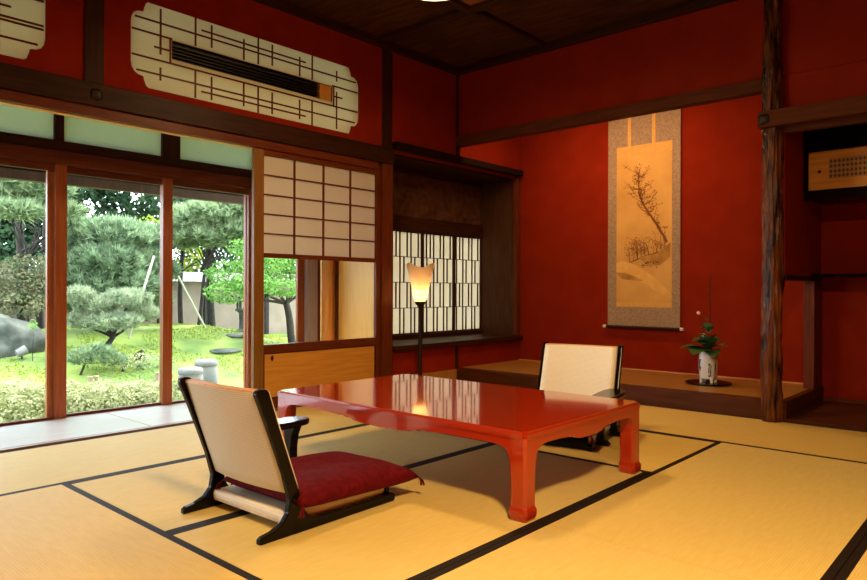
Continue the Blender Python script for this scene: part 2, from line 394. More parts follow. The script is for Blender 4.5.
# nail-head covers
def nailcover(lab, loc, ax):
    m = MB(); m.lathe([(0, .012), (.022, .010), (.034, .004), (.036, 0), (0, 0)], (0, 0, 0), 20, sq=3)
    rot = Matrix.Rotation(PI/2, 3, 'Y') if ax == 'x' else Matrix.Rotation(PI/2, 3, 'X')
    m.v = [tuple(Vector(loc)+rot @ Vector(v)) for v in m.v]
    tag(m.build('nail_head_cover', M['iron']), lab, 'nail cover')
nailcover('dark round nail head cover on the long beam at the upper left', (.035, 1.68, 2.06), 'x')

# ceiling cornices and ceiling
struct('ceiling', MB().box(-.1, 5.73, -1.7, 5.12, 3.05, 3.09), M['ceil'])
beam('trim_9', M['dark'], -.06, .05, -1.7, 5.09, 2.985, 3.05)
beam('trim_10', M['dark_x'], 0.05, 5.73, 5.03, 5.13, 2.985, 3.05)
# inner field of the ceiling, paler boards framed by beams
beam('trim_11', M['dark'], .98, 1.05, -1.7, 4.10, 3.0, 3.05)
beam('trim_12', M['dark_x'], 1.05, 5.73, 3.98, 4.05, 3.0, 3.05)
beam('trim_13', M['ceil2'], 1.05, 5.73, -1.7, 3.98, 3.035, 3.049, b=0)
beam('trim_14', M['dark_x'], .05, .98, 3.98, 4.05, 3.015, 3.05)
beam('trim_15', M['dark'], 1.0, 1.05, 4.05, 5.03, 3.015, 3.05)

# walls behind and right of the camera close the room
struct('wall_right', MB().box(5.73, 5.83, -1.8, 6.3, -.16, 3.09), M['red'])
struct('wall_rear', MB().box(-.1, 5.73, -1.8, -1.7, -.16, 3.09), M['red'])

# ------------------------------------------------------------------ sliding screen (shoji with a glass middle) at x=0
t = thing('shoji_screen', 'wooden sliding screen with paper grid, clear glass middle and golden lower board', 'sliding screen', (0, 3.44, .0))
for a_, b_ in ((2.80, 2.885), (4.015, 4.064)): MB().box(-.035, -.003, a_, b_, .012, 1.93, .003).build('stile', M['stile'] if a_ < 3 else M['frame'], t)
for a_, b_ in ((1.888, 1.93), (1.132, 1.166), (.425, .488), (.012, .085)): MB().box(-.034, -.004, 2.885, 4.015, a_, b_).build('rail', M['frame_h'], t)
box('paper', M['paper'], -.027, -.025, 2.885, 4.015, 1.166, 1.888, t)
m = MB()
for k in range(1, 4): y = 2.885+k*1.13/4; m.box(-.025, -.012, y-.006, y+.006, 1.166, 1.888)
for k in range(1, 5): z = 1.166+k*.722/5; m.box(-.025, -.013, 2.885, 4.015, z-.0055, z+.0055)
m.build('lattice', M['frame_h'], t)
box('glass_pane', M['glass'], -.021, -.018, 2.885, 4.015, .488, 1.132, t)
pn = box('lower_board', M['gold'], -.024, -.010, 2.895, 4.005, .095, .418, t, b=.004)
m = MB()
m.box(-.02, -.006, 2.885, 2.895, .085, .425); m.box(-.02, -.006, 4.005, 4.015, .085, .425); m.box(-.02, -.006, 2.885, 4.015, .085, .095); m.box(-.02, -.006, 2.885, 4.015, .418, .425)
m.build('bead', M['dark'], t)
m = MB(); m.prism([(2.948, .385), (2.963, .36), (2.978, .385), (2.963, .41)], -.0105, -.007, 'yz'); m.build('finger_pull', M['iron'], t)

# ------------------------------------------------------------------ engawa (veranda) with glass doors
struct('floor_veranda', MB().box(-.97, -.055, -1.7, 4.42, -.12, -.012), M['deck'])
m = MB()
for y in (-1.1, .45, 2.11, 3.7): m.box(-.97, -.055, y-.003, y+.003, -.0125, -.0105)
struct('trim_16', m, M['sill'])
beam('trim_17', M['sill'], -.055, 0, -1.7, 4.065, -.12, .010, b=.002)
beam('trim_18', M['frame_h'], -.955, -.845, -1.7, 3.94, 1.765, 1.86)   # lintel over glass doors
beam('trim_19', M['dark'], -.95, -.85, -1.7, 3.94, 1.86, 1.932)
m = MB(); m.box(-.95, -.86, -1.7, 3.94, 2.17, 2.30)
struct('trim_20', m, M['dark'])
# transom lights above the doors
k = 0
edges = [-1.7, -1.66, -.06, .04, .86, .92, 1.785, 1.83, 2.545, 2.675, 3.35, 3.44, 3.92, 3.94]
m = MB()
for y0, y1 in ((-.06, .04), (.86, .92), (1.765, 1.825), (2.545, 2.69), (3.38, 3.45)): m.box(-.94, -.875, y0, y1, 1.932, 2.17)
struct('trim_21', m, M['dark_z'])
wn = 0
for y0, y1 in ((-1.7, -.06), (.04, .86), (.92, 1.765), (1.825, 2.545), (2.69, 3.38), (3.45, 3.94)):
    wn += 1
    struct('window_%d' % wn, MB().box(-.912, -.905, y0, y1, 1.932, 2.17), M['frost'])
# glass doors
def gdoor(n, y0, y1, x):
    t = bpy.data.objects.new('door_%d' % n, None); COL.objects.link(t); t.location = (x, (y0+y1)/2, -.01); t['kind'] = 'structure'
    w = .078
    for a_, b_ in ((y0, y0+w), (y1-w, y1)): MB().box(x-.016, x+.016, a_, b_, -.01, 1.768, .003).build('stile', M['door'], t)
    for a_, b_ in ((1.715, 1.768), (-.01, .006)): MB().box(x-.015, x+.015, y0+w, y1-w, a_, b_).build('rail', M['frame_h'], t)
    box('glass_pane', M['glass'], x-.002, x+.002, y0+w, y1-w, .006, 1.715, t)
gdoor(1, -.06, .88, -.915); gdoor(2, .82, 1.842, -.88); gdoor(3, 1.725, 2.628, -.915); gdoor(4, 2.545, 3.39, -.88); gdoor(5, 3.305, 3.94, -.915)
beam('trim_22', M['sill'], -.985, -.85, -1.7, 3.94, -.12, -.011, b=0)
struct('ceiling_veranda', MB().box(-.97, -.08, -1.7, 6.2, 3.0, 3.03), M['eave'])
for k_, y_ in enumerate((-1.7, -.1, .82, 1.74, 2.56, 3.4, 4.33)):  # posts of an unseen clerestory, added to admit daylight
    beam('trim_%d' % (50+k_), M['frame'], -.96, -.90, y_, y_+.06, 2.30, 3.2, b=0)
beam('trim_60', M['frame'], -.96, -.90, -1.7, 4.39, 2.95, 3.2, b=0)
for k_, (a_, b_) in enumerate(((-1.64, -.1), (-.04, .82), (.88, 1.74), (1.80, 2.56), (2.62, 3.4), (3.46, 4.33))):
    struct('window_%d' % (20+k_), MB().box(-.935, -.93, a_, b_, 2.30, 2.95), M['frost_added'])  # added clerestory panes, let daylight reach the transom paper from behind
struct('wall_veranda_end', MB().box(-.95, -.01, -1.8, -1.7, -.12, 2.3), M['gold2'])
struct('roof', MB().box(-1.2, 6.4, -2.2, 7.0, 3.2, 3.3), M['tile'])
# end of the veranda: posts, round pillar and board wall
beam('trim_23', M['greypost'], -.97, -.86, 3.94, 4.065, -.12, 2.3)
beam('trim_24', M['frame'], -.93, -.89, 4.07, 4.125, -.011, 2.3, b=.002)
struct('trim_25', MB().tube([(-.80, 4.135, -.012), (-.80, 4.135, 2.3)], .06, 24), mat('orange_round_post', (.80, .32, .06), .3, (.88, .40, .09), 4))
struct('wall_veranda_board', MB().box(-.97, -.001, 4.187, 4.194, -.12, 2.3), M['gold2'])
beam('trim_26', M['frame'], -.735, -.70, 4.17, 4.187, -.011, 2.3, b=0)
# eave outside
struct('roof_eave', MB().add([(-.95, -2.2, 2.30), (-2.15, -2.2, 1.86), (-2.15, 4.3, 1.86), (-.95, 4.3, 2.30), (-.95, -2.2, 2.36), (-2.15, -2.2, 1.92), (-2.15, 4.3, 1.92), (-.95, 4.3, 2.36)],
    [(0, 1, 2, 3), (4, 7, 6, 5), (0, 4, 5, 1), (1, 5, 6, 2), (2, 6, 7, 3), (3, 7, 4, 0)]), M['eave'])
beam('trim_27', M['eave'], -2.12, -2.04, -2.2, 4.3, 1.80, 1.88, b=0)

# ------------------------------------------------------------------ writing alcove (shoin) bay
beam('trim_28', M['hood'], -.12, .075, 4.19, 6.12, 2.13, 2.19)          # hood top
struct('ceiling_bay', MB().box(-.52, -.08, 4.215, 6.165, 2.10, 2.16), M['dark'])
beam('trim_30', M['dark'], -.53, .06, 4.19, 6.14, .36, .405)            # desk board
struct('wall_bay_left', MB().box(-.52, -.0, 4.195, 4.215, .0, 2.13), M['dark_z'])
struct('wall_bay_right', MB().box(-.52, -.0, 6.115, 6.165, .405, 2.13), mat('brown_cheek_board', (.050, .020, .009), .6, (.075, .032, .014), 5, (9, 9, .8), spec=.15))
beam('trim_31', M['frame'], -.04, .012, 6.09, 6.165, .405, 2.13)
struct('wall_bay_below', MB().box(-.08, 0, 4.19, 6.165, .12, .37), M['red'])
beam('trim_33', M['tokofloor'], -.08, .004, 4.19, 5.10, -.05, .125, b=0)
beam('trim_34', M['dark'], -.53, -.47, 4.215, 6.115, 1.487, 1.60)
beam('trim_35', M['dark'], -.53, -.46, 4.215, 6.115, .405, .448)
# carved wooden transom panel
t = thing('carved_transom', 'dark carved wooden panel over the paper windows of the writing bay', 'carved panel', (-.5, 5.3, 1.6))
nx, nz = 110, 34; vs = []; fs = []
for i in range(nx+1):
    for j in range(nz+1):
        y = 4.22+i*(1.895)/nx; z = 1.60+j*.5/nz
        h = .030*max(0, noise.noise(Vector((y*5, z*9, 1.3)))+.15)+.014*abs(noise.noise(Vector((y*17, z*22, 4.))))+.012*max(0, math.sin(9*y+14*z+5*noise.noise(Vector((y*3, z*4, 0)))))
        if j in (0, nz) or i in (0, nx): h = 0
        vs.append((-.515+h, y, z))
for i in range(nx):
    for j in range(nz): a = i*(nz+1)+j; fs.append((a, a+1, a+nz+2, a+nz+1))
mm = MB().add(vs, fs, True); mm.box(-.53, -.515, 4.215, 6.115, 1.6, 2.1); mm.build('carving', M['carve'], t)
m = MB(); m.box(-.53, -.47, 4.215, 6.115, 1.6, 1.63); m.box(-.53, -.47, 4.215, 6.115, 2.07, 2.1); m.build('frame', M['dark'], t)
# three paper windows of the bay
pl = ['left paper window of the writing bay, mostly hidden behind the floor lamp shade and the wooden post',
      'middle paper window of the writing bay, directly right of the lamp pole',
      'right paper window of the writing bay, next to the wooden cheek panel']
for n, (y0, y1) in enumerate(((4.63, 5.13), (5.13, 5.634), (5.634, 6.115))):
    t = thing('shoji_window', pl[n], 'paper window', (-.5, (y0+y1)/2, .448), 0, 'paper windows of the writing bay')
    box('paper', M['paper_w'], -.508, -.506, y0+.01, y1-.01, .45, 1.485, t)
    m = MB(); m.box(-.516, -.486, y0, y0+.017, .448, 1.487); m.box(-.516, -.486, y1-.014, y1, .448, 1.487)
    m.box(-.512, -.488, y0, y1, .448, .462); m.box(-.512, -.488, y0, y1, 1.475, 1.487); m.build('frame', M['dark_z'], t)
    m = MB(); w = .0048; a0 = y1-.5
    for r_ in range(4):
        z0, z1 = .458+r_*.257, .458+(r_+1)*.257
        if r_: m.box(-.506, -.494, y0, y1, z0-.0035, z0+.0035)
        for u in ((.05, .11, .163, .268, .322, .43) if r_ % 2 else (.0, .058, .166, .222, .326, .38)):
            y = a0+u+.012
            if y > y0+.02: m.box(-.506, -.493, y-w, y+w, z0, z1)
    m.build('lattice', M['dark_z'], t)
beam('trim_32', M['dark_z'], -.53, -.48, 4.215, 4.63, .448, 1.487, b=0)

# ------------------------------------------------------------------ tokonoma
struct('wall_back', MB().box(0, 5.73, 5.09, 5.12, 2.385, 3.05), M['red'])
beam('trim_36', M['beam'], .0, 2.82, 5.06, 5.15, 2.295, 2.387)
struct('wall_toko_back', MB().box(-.08, 5.73, 6.165, 6.265, -.1, 3.05), M['red'])
struct('ceiling_toko', MB().box(0, 2.9, 5.12, 6.165, 2.75, 2.78), M['ceil'])
struct('floor_toko', MB().box(0, 2.90, 5.16, 6.165, -.055, .137), M['tokofloor'])
beam('trim_37', M['tokokamachi'], 0, 2.95, 5.09, 5.16, -.055, .139, b=.005)
beam('trim_38', M['tokokamachi'], 2.90, 2.95, 5.16, 6.165, 0, .137, b=.003)
beam('trim_39', M['edge'], .0, 2.86, 6.155, 6.165, .137, .146, b=0)
# dividing wall behind the pillar, open below
struct('wall_divider', MB().box(2.875, 2.93, 5.13, 6.165, 1.01, 2.75), M['red'])
beam('trim_40', M['dark'], 2.865, 2.94, 5.13, 6.165, .975, 1.01)
beam('trim_41', M['frame'], 2.865, 2.94, 5.90, 6.165, .137, .975, b=.003)
# right alcove
struct('wall_alcove_top', MB().box(2.93, 5.73, 5.10, 5.13, 2.13, 2.386), M['red'])
beam('trim_42', M['beam'], 2.795, 5.73, 4.965, 5.13, 2.02, 2.13)
beam('trim_43', M['beam'], 2.93, 5.73, 5.065, 5.125, 1.985, 2.035)
struct('floor_alcove', MB().box(2.95, 5.73, 5.09, 6.165, -.06, .02), M['tokokamachi'])
struct('ceiling_alcove', MB().box(2.93, 5.73, 5.13, 6.165, 2.10, 2.13), M['ceil'])
beam('trim_44', M['frame_h'], 2.95, 5.73, 6.145, 6.165, .02, .05, b=0)
t = thing('wall_cupboard', 'dark wall cupboard with yellow sliding doors hung high in the right alcove', 'cupboard', (3.6, 5.88, 1.58))
box('body', M['black'], 2.935, 4.5, 5.63, 6.16, 1.59, 2.095, t)
m = MB(); m.box(2.935, 4.5, 5.59, 5.63, 1.57, 1.64, .002); m.box(2.935, 4.5, 5.59, 5.63, 1.925, 2.095, .002); m.box(2.935, 2.965, 5.59, 5.63, 1.64, 1.925); m.box(4.47, 4.5, 5.59, 5.63, 1.64, 1.925)
m.build('frame', M['black'], t)
for x0, x1, yy in ((2.967, 3.73, 5.60), (3.71, 4.47, 5.612)):
    d = box('sliding_door', M['gold'], x0, x1, yy, yy+.01, 1.642, 1.922, t)
    m = MB(); m.box(x0+.13, x0+.37, yy-.002, yy, 1.715, 1.865); m.build('stencilled_panel', mat('stencil', (.30, .16, .05), .6, (.36, .20, .065), 45, detail=3), d)
    for s_ in (0, 1):
        m = MB()
        for k in range(9):
            for r_ in (0, 1):
                cx_, cz_ = x0+.146+k*.026, 1.735+s_*.072+r_*.034
                m.prism([(cx_-.011, cz_), (cx_, cz_-.014), (cx_+.011, cz_), (cx_, cz_+.014)], yy-.003, yy-.002, 'xz')
        m.build('stencil_motif', M['ink2'], d)
    m = MB(); m.v = []; m.tube([(x0+.07, yy-.003, 1.775), (x0+.07, yy, 1.775)], .012, 14); m.build('finger_pull', M['iron'], d)
t = tag(box('wall_shelf', M['black'], 2.941, 4.6, 5.80, 6.164, 1.005, 1.03), 'thin dark shelf across the right alcove under the cupboard', 'shelf')

# rustic bark pillar
def rustic(x, y, r, z0, z1, name, parent=None):
    n, rows = 64, 260; vs = []; fs = []
    for j in range(rows+1):
        z = z0+(z1-z0)*j/rows
        taper = 1.0-.13*(z/3)
        ox = .010*noise.noise(Vector((0, 0, z*1.1+3))); oy = .008*noise.noise(Vector((5, 0, z*1.1)))
        for k in range(n):
            a = 2*PI*k/n; c, s = math.cos(a), math.sin(a)
            tw = a+.7*noise.noise(Vector((1, 2, z*1.4)))
            q = Vector((math.cos(tw), math.sin(tw), 0))
            rd = .90+.34*abs(noise.noise(Vector((q.x*3.4, q.y*3.4, z*1.1))))+.15*noise.noise(Vector((c*2.6, s*2.6, z*6)))-.24*abs(noise.noise(Vector((q.x*7, q.y*7, z*2.4))))+.12*max(0, noise.noise(Vector((c*4.5, s*4.5, z*13))))
            for kz, hk in ((1.53, .06), (2.40, .10), (.62, .05)):
                rd += hk*math.exp(-((z-kz-.02*math.sin(a+kz))/.03)**2)
            vs.append((x+ox+r*taper*rd*.92*c, y+oy+r*taper*rd*.92*s, z))
    for j in range(rows):
        for k in range(n): fs.append((j*n+k, j*n+(k+1) % n, (j+1)*n+(k+1) % n, (j+1)*n+k))
    return MB().add(vs, fs, True)
tag(rustic(2.865, 5.06, .074, 0, 2.985, 'p').build('alcove_pillar', M['barkpost']), 'gnarled glossy brown bark pillar beside the alcove', 'pillar')
nailcover('dark nail head cover where the alcove beam meets the bark pillar', (2.835, 4.966, 2.075), 'y')

# hanging scroll
t = thing('hanging_scroll', 'tall hanging scroll painted with a plum tree on ochre, in the red alcove', 'hanging scroll', (1.43, 6.14, .55))
box('mounting', M['brocade'], 1.062, 1.785, 6.146, 6.150, .545, 2.60, t)
pg = box('painting', M['painting'], 1.155, 1.708, 6.143, 6.146, .785, 2.195, t)
for a_, b_ in ((2.195, 2.29), (.74, .785)): MB().box(1.155, 1.708, 6.1435, 6.146, a_, b_).build('gold_band', M['silk'], t)
for x in (1.285, 1.53):
    m = MB(); m.box(x-.017, x+.017, 6.1415, 6.145, 2.29, 2.60); m.build('hanging_strip', M['silk'], t)
rod = MB().tube([(1.055, 6.13, .545), (1.795, 6.13, .545)], .014, 14).build('roller', M['dark_x'], t)
for a, b in ((1.025, 1.055), (1.795, 1.825)): MB().tube([(a, 6.13, .545), (b, 6.13, .545)], .016, 14).build('roller_knob', M['porc'], rod)
m = MB(); m.tube([(1.062, 6.14, 2.6), (1.785, 6.14, 2.6)], .01, 10); m.tube([(1.2, 6.14, 2.6), (1.42, 6.15, 2.72), (1.65, 6.14, 2.6)], .002, 6); m.build('hanger', M['dark_x'], t)
def P2(u, v): return (1.155+.553*u, 6.1425, .785+1.41*v)       # painting coordinates
def stroke(m, pts, w0, w1, y=6.1424):
    pts = [Vector(P2(*p)) for p in pts]; n = len(pts)
    L = []
    for i, p in enumerate(pts):
        tt = (pts[min(i+1, n-1)]-pts[max(i-1, 0)]).normalized(); nn = Vector((-tt.z, 0, tt.x)); w = w0+(w1-w0)*i/(n-1)
        w *= 1+.35*noise.noise(p*40)
        L += [p+nn*w, p-nn*w]
    for q in L: q.y = y
    m.add(L, [(2*i, 2*i+1, 2*i+3, 2*i+2) for i in range(n-1)])
def curve(a, ctrl, b, n=10, j=.012):
    o = []
    for i in range(n+1):
        s_ = i/n; o.append(((1-s_)**2*a[0]+2*s_*(1-s_)*ctrl[0]+s_*s_*b[0]+random.uniform(-j, j)*(0 < i < n), (1-s_)**2*a[1]+2*s_*(1-s_)*ctrl[1]+s_*s_*b[1]))
    return o
m = MB(); main = curve((.92, .40), (.75, .52), (.50, .66)) + curve((.50, .66), (.36, .75), (.42, .90))
stroke(m, main, .013, .0035)
random.seed(3); tips = []
for i in range(60):
    a = main[random.randrange(3, len(main)-1)]; dx = random.uniform(-.30, .30); dz = random.uniform(.0, .10)
    b = (min(.93, max(.1, a[0]+dx)), a[1]+dz); stroke(m, curve(a, ((a[0]+b[0])/2+random.uniform(-.05, .05), a[1]+dz*.2), b, 6), .0035, .001); tips.append((a, b))
low = curve((.95, .34), (.6, .33), (.25, .27))
stroke(m, low, .014, .004)
for i in range(34):
    a = low[random.randrange(1, len(low))]; b = (max(.1, a[0]-random.uniform(.0, .22)), a[1]+random.uniform(.05, .16)); stroke(m, curve(a, (a[0], b[1]), b, 6), .003, .001); tips.append((a, b))
m.build('painted_tree', M['ink'], pg)
m = MB()
for a, b in tips:
    for k in range(7):
        s_ = random.uniform(.3, 1); c = P2(a[0]+(b[0]-a[0])*s_+random.uniform(-.03, .03), a[1]+(b[1]-a[1])*s_+random.uniform(-.012, .012)); r_ = random.uniform(.003, .0065)
        m.add([(c[0]+r_*math.cos(q*PI/3), 6.1420, c[2]+r_*math.sin(q*PI/3)) for q in range(6)], [tuple(range(6))])
m.build('painted_blossom', M['ink'], pg)
m = MB()
m.add([(P2(u, v)[0], 6.1422, P2(u, v)[2]) for u, v in ((0, .27), (.12, .285), (.35, .255), (.7, .17), (1, .06), (1, .03), (.8, .06), (.5, .13), (.2, .19), (0, .21))], [tuple(range(10))])
m.build('painted_stream', M['blossom'], pg)
m = MB()
for pts in ([(0, .20), (.15, .205), (.38, .17), (.5, .145), (.3, .15), (.1, .16)], [(.42, .30), (.55, .315), (.75, .33), (.98, .40), (.97, .30), (.8, .25), (.6, .24)]):
    m.add([(P2(u, v)[0], 6.1421, P2(u, v)[2]) for u, v in pts], [tuple(range(len(pts)))])
m.build('painted_rock', M['wash'], pg)
m = MB()
for i in range(26):
    c = P2(random.uniform(.48, .78), random.uniform(.235, .275)); r_ = random.uniform(.004, .011)
    m.add([(c[0]+r_*math.cos(q*PI/3), 6.1418, c[2]+.6*r_*math.sin(q*PI/3)) for q in range(6)], [tuple(range(6))])
m.build('painted_leaves', M['ink2'], pg)

# vase with flowers on a dark tray
VX, VY = 2.222, 5.645
tag(MB().lathe([(0, 0), (.165, 0), (.178, .006), (.180, .012), (.172, .014), (.16, .010), (0, .010)], (VX, VY, .138), 48).build('round_tray', M['black']), 'thin round dark tray under the white vase', 'tray')
t = thing('vase', 'white porcelain vase with blue painted patches and four little feet, on the alcove step', 'vase', (VX, VY, .149))
m = MB(); m.lathe([(.0, .03), (.055, .03), (.061, .045), (.066, .10), (.068, .16), (.064, .22), (.056, .262), (.052, .270), (.046, .270), (.050, .24), (.052, .06), (0, .05)], (VX, VY, .149), 40, sq=3.6)
m.build('body', M['porc'], t)
for k in range(4):
    a = PI/4+k*PI/2+.0; c = (VX+.060*math.cos(a), VY+.060*math.sin(a))
    MB().tube([(c[0], c[1], .149), (c[0], c[1], .19)], [.011, .015], 10).build('foot', M['porc'], t)
for (a0, z0, z1, wa) in ((-1.05, .20, .31, .34), (-2.2, .24, .34, .28), (-.35, .22, .33, .3), (.9, .2, .3, .3), (2.2, .2, .3, .3)):
    m = MB(); n = 8; vs = []
    for j in range(n+1):
        z = z0+(z1-z0)*j/n
        for i in range(n+1):
            a = a0+wa*(i/n-.5)*(1+.5*noise.noise(Vector((j*.7, a0, 0)))); q = 1/((abs(math.cos(a))**3.6+abs(math.sin(a))**3.6)**(1/3.6))
            zz = z-.149; rr = np.interp(zz, [.03, .045, .10, .16, .22, .262], [.055, .061, .066, .068, .064, .056])+.0008
            vs.append((VX+rr*q*math.cos(a), VY+rr*q*math.sin(a), z))
    m.add(vs, [(j*(n+1)+i, j*(n+1)+i+1, (j+1)*(n+1)+i+1, (j+1)*(n+1)+i) for j in range(n) for i in range(n) if noise.noise(Vector((i*.6, j*.6, a0*3))) > -.15])
    m.build('painted_patch', M['blue'], t)
t = thing('flower_arrangement', 'flower arrangement of dark leaves, two pale buds and one tall twig in the vase', 'flowers', (VX, VY, .41))
def leaf(m, base, d, L, W, droop=.3):
    d = Vector(d).normalized(); sd = d.cross(Vector((0, 0, 1))); sd = (sd if sd.length > .1 else Vector((1, 0, 0))).normalized(); n = 7; b = Vector(base)
    vs = []
    for i in range(n+1):
        s_ = i/n; w = W*math.sin(PI*min(1, s_*.93+.05))**.8; p = b+d*L*s_+Vector((0, 0, -droop*L*s_*s_)); up = Vector((0, 0, .25*w))
        vs += [p-sd*w+up, p, p+sd*w+up]
    m.add(vs, [(3*i+k, 3*i+k+1, 3*i+k+4, 3*i+k+3) for i in range(n) for k in (0, 1)], True)
stems = [((.0, 0, 0), (.01, .01, .35), (.012, 0, .68)), ((0, 0, 0), (-.02, -.01, .16), (-.075, -.01, .34)), ((0, 0, 0), (.0, -.02, .1), (-.02, -.03, .16)), ((0, 0, 0), (.03, -.01, .10), (.10, 0, .18))]
m = MB()
for st in stems:
    m.tube([Vector((VX, VY, .36))+Vector(p)+Vector((0, 0, .0)) for p in st], [.005, .004, .0025], 6)
for k in range(7): z = .62+k*.06; m.tube([(VX+.008, VY, z), (VX+.008+random.uniform(-.02, .02), VY, z+.03)], .0028, 5)
m.build('stem', M['bark'], t)
for d, L, W, z in (((-.8, -.5, .35), .17, .045, .41), ((.7, -.5, .5), .15, .04, .42), ((-.2, -1, .2), .16, .055, .41), ((.2, -.6, .9), .13, .04, .43), ((-.5, .3, .6), .15, .04, .42), ((.9, 0, .4), .12, .022, .43), ((-.3, -.4, 1.), .12, .03, .45), ((.0, -.2, 1.), .09, .022, .55), ((.45, -.3, .7), .07, .02, .56), ((-.6, -.3, .6), .06, .018, .57), ((-.4, 0, .8), .05, .012, .64), ((.5, -.8, .1), .13, .045, .41), ((-.9, -.2, .1), .13, .04, .42), ((.1, -.9, .5), .12, .045, .44), ((-.6, -.7, .5), .11, .04, .46), ((.6, .0, .9), .10, .03, .47), ((.2, .5, .7), .12, .04, .43)):
    mm = MB(); leaf(mm, (VX, VY, z), d, L*1.4, W*1.7); mm.build('leaf', M['leafp'], t)
for p in ((VX-.076, VY-.012, .715), (VX-.025, VY-.035, .535)):
    mm = MB(); bm = bmesh.new(); bmesh.ops.create_icosphere(bm, subdivisions=2, radius=.015)
    for v in bm.verts: v.co = Vector(p)+v.co*(1+.2*noise.noise(v.co*80))
    mm.frombm(bm, True); mm.build('blossom', M['bud'], t)

# ------------------------------------------------------------------ table
TX0, TX1, TY0, TY1, TH = 1.150, 2.778, 2.180, 3.195, .35
t = thing('low_table', 'large low red lacquered table with curved legs and a scalloped apron', 'table', ((TX0+TX1)/2, (TY0+TY1)/2, 0))
bm = bmesh.new(); bmesh.ops.create_cube(bm, size=1)
for v in bm.verts: v.co = ((TX0+TX1)/2+v.co.x*(TX1-TX0), (TY0+TY1)/2+v.co.y*(TY1-TY0), TH-.014+v.co.z*.028)
bmesh.ops.bevel(bm, geom=[e for e in bm.edges if abs(e.verts[0].co.z-e.verts[1].co.z) > .01], offset=.018, segments=4, affect='EDGES')
bmesh.ops.bevel(bm, geom=[e for e in bm.edges if all(v.co.z > TH-.001 for v in e.verts)], offset=.009, segments=3, affect='EDGES')
MB().frombm(bm).build('tabletop', M['lacq'], t)
def apron(L):
    h = [(.014, .322), (.014, .17), (.070, .17), (.072, .215), (.080, .250), (.094, .272), (.12, .284), (.16, .288)]
    c = [(.25*L, .287), (.32*L, .282), (.335*L, .284), (.350*L, .276), (.365*L, .278), (.385*L, .268), (.42*L, .262), (.5*L, .259)]
    half = h+c
    return half+[(L-a, b) for a, b in half[::-1][1:]]
for (L, x0, y0, plane, a0, a1) in ((TX1-TX0-.012, TX0+.006, 0, 'xz', TY0+.006, TY0+.034), (TX1-TX0-.012, TX0+.006, 0, 'xz', TY1-.034, TY1-.006),
                                  (TY1-TY0-.012, TY0+.006, 0, 'yz', TX0+.006, TX0+.034), (TY1-TY0-.012, TY0+.006, 0, 'yz', TX1-.034, TX1-.006)):
    poly = [(x0+a, b) for a, b in apron(L)]
    MB().prism(poly, a0, a1, plane, .002).build('apron', M['lacq'], t)
def legmb(cx, cy, sx, sy):
    # square leg with a swelling foot; outer faces flush with the apron
    prof = [(0, .070, .000), (.006, .078, .003), (.022, .086, .007), (.040, .087, .007), (.050, .080, .003), (.056, .076, .000), (.12, .076, 0), (.20, .077, 0), (.323, .082, 0)]
    bm = bmesh.new(); rings = []
    for z, w, o in prof:
        a = (cx+sx*o, cy+sy*o); b = (a[0]-sx*w, a[1]-sy*w); c = .010
        xs = sorted((a[0], b[0])); ys = sorted((a[1], b[1]))
        pts = [(xs[0]+c, ys[0]), (xs[1]-c, ys[0]), (xs[1], ys[0]+c), (xs[1], ys[1]-c), (xs[1]-c, ys[1]), (xs[0]+c, ys[1]), (xs[0], ys[1]-c), (xs[0], ys[0]+c)]
        rings.append([bm.verts.new((p[0], p[1], z)) for p in pts])
    for r0, r1 in zip(rings, rings[1:]):
        for k in range(8): bm.faces.new((r0[k], r0[(k+1) % 8], r1[(k+1) % 8], r1[k]))
    bm.faces.new(rings[0]); bm.faces.new(rings[-1])
    return MB().frombm(bm)
for cx, sx in ((TX0+.005, -1), (TX1-.005, 1)):
    for cy, sy in ((TY0+.005, -1), (TY1-.005, 1)): legmb(cx, cy, sx, sy).build('leg', M['lacq'], t)

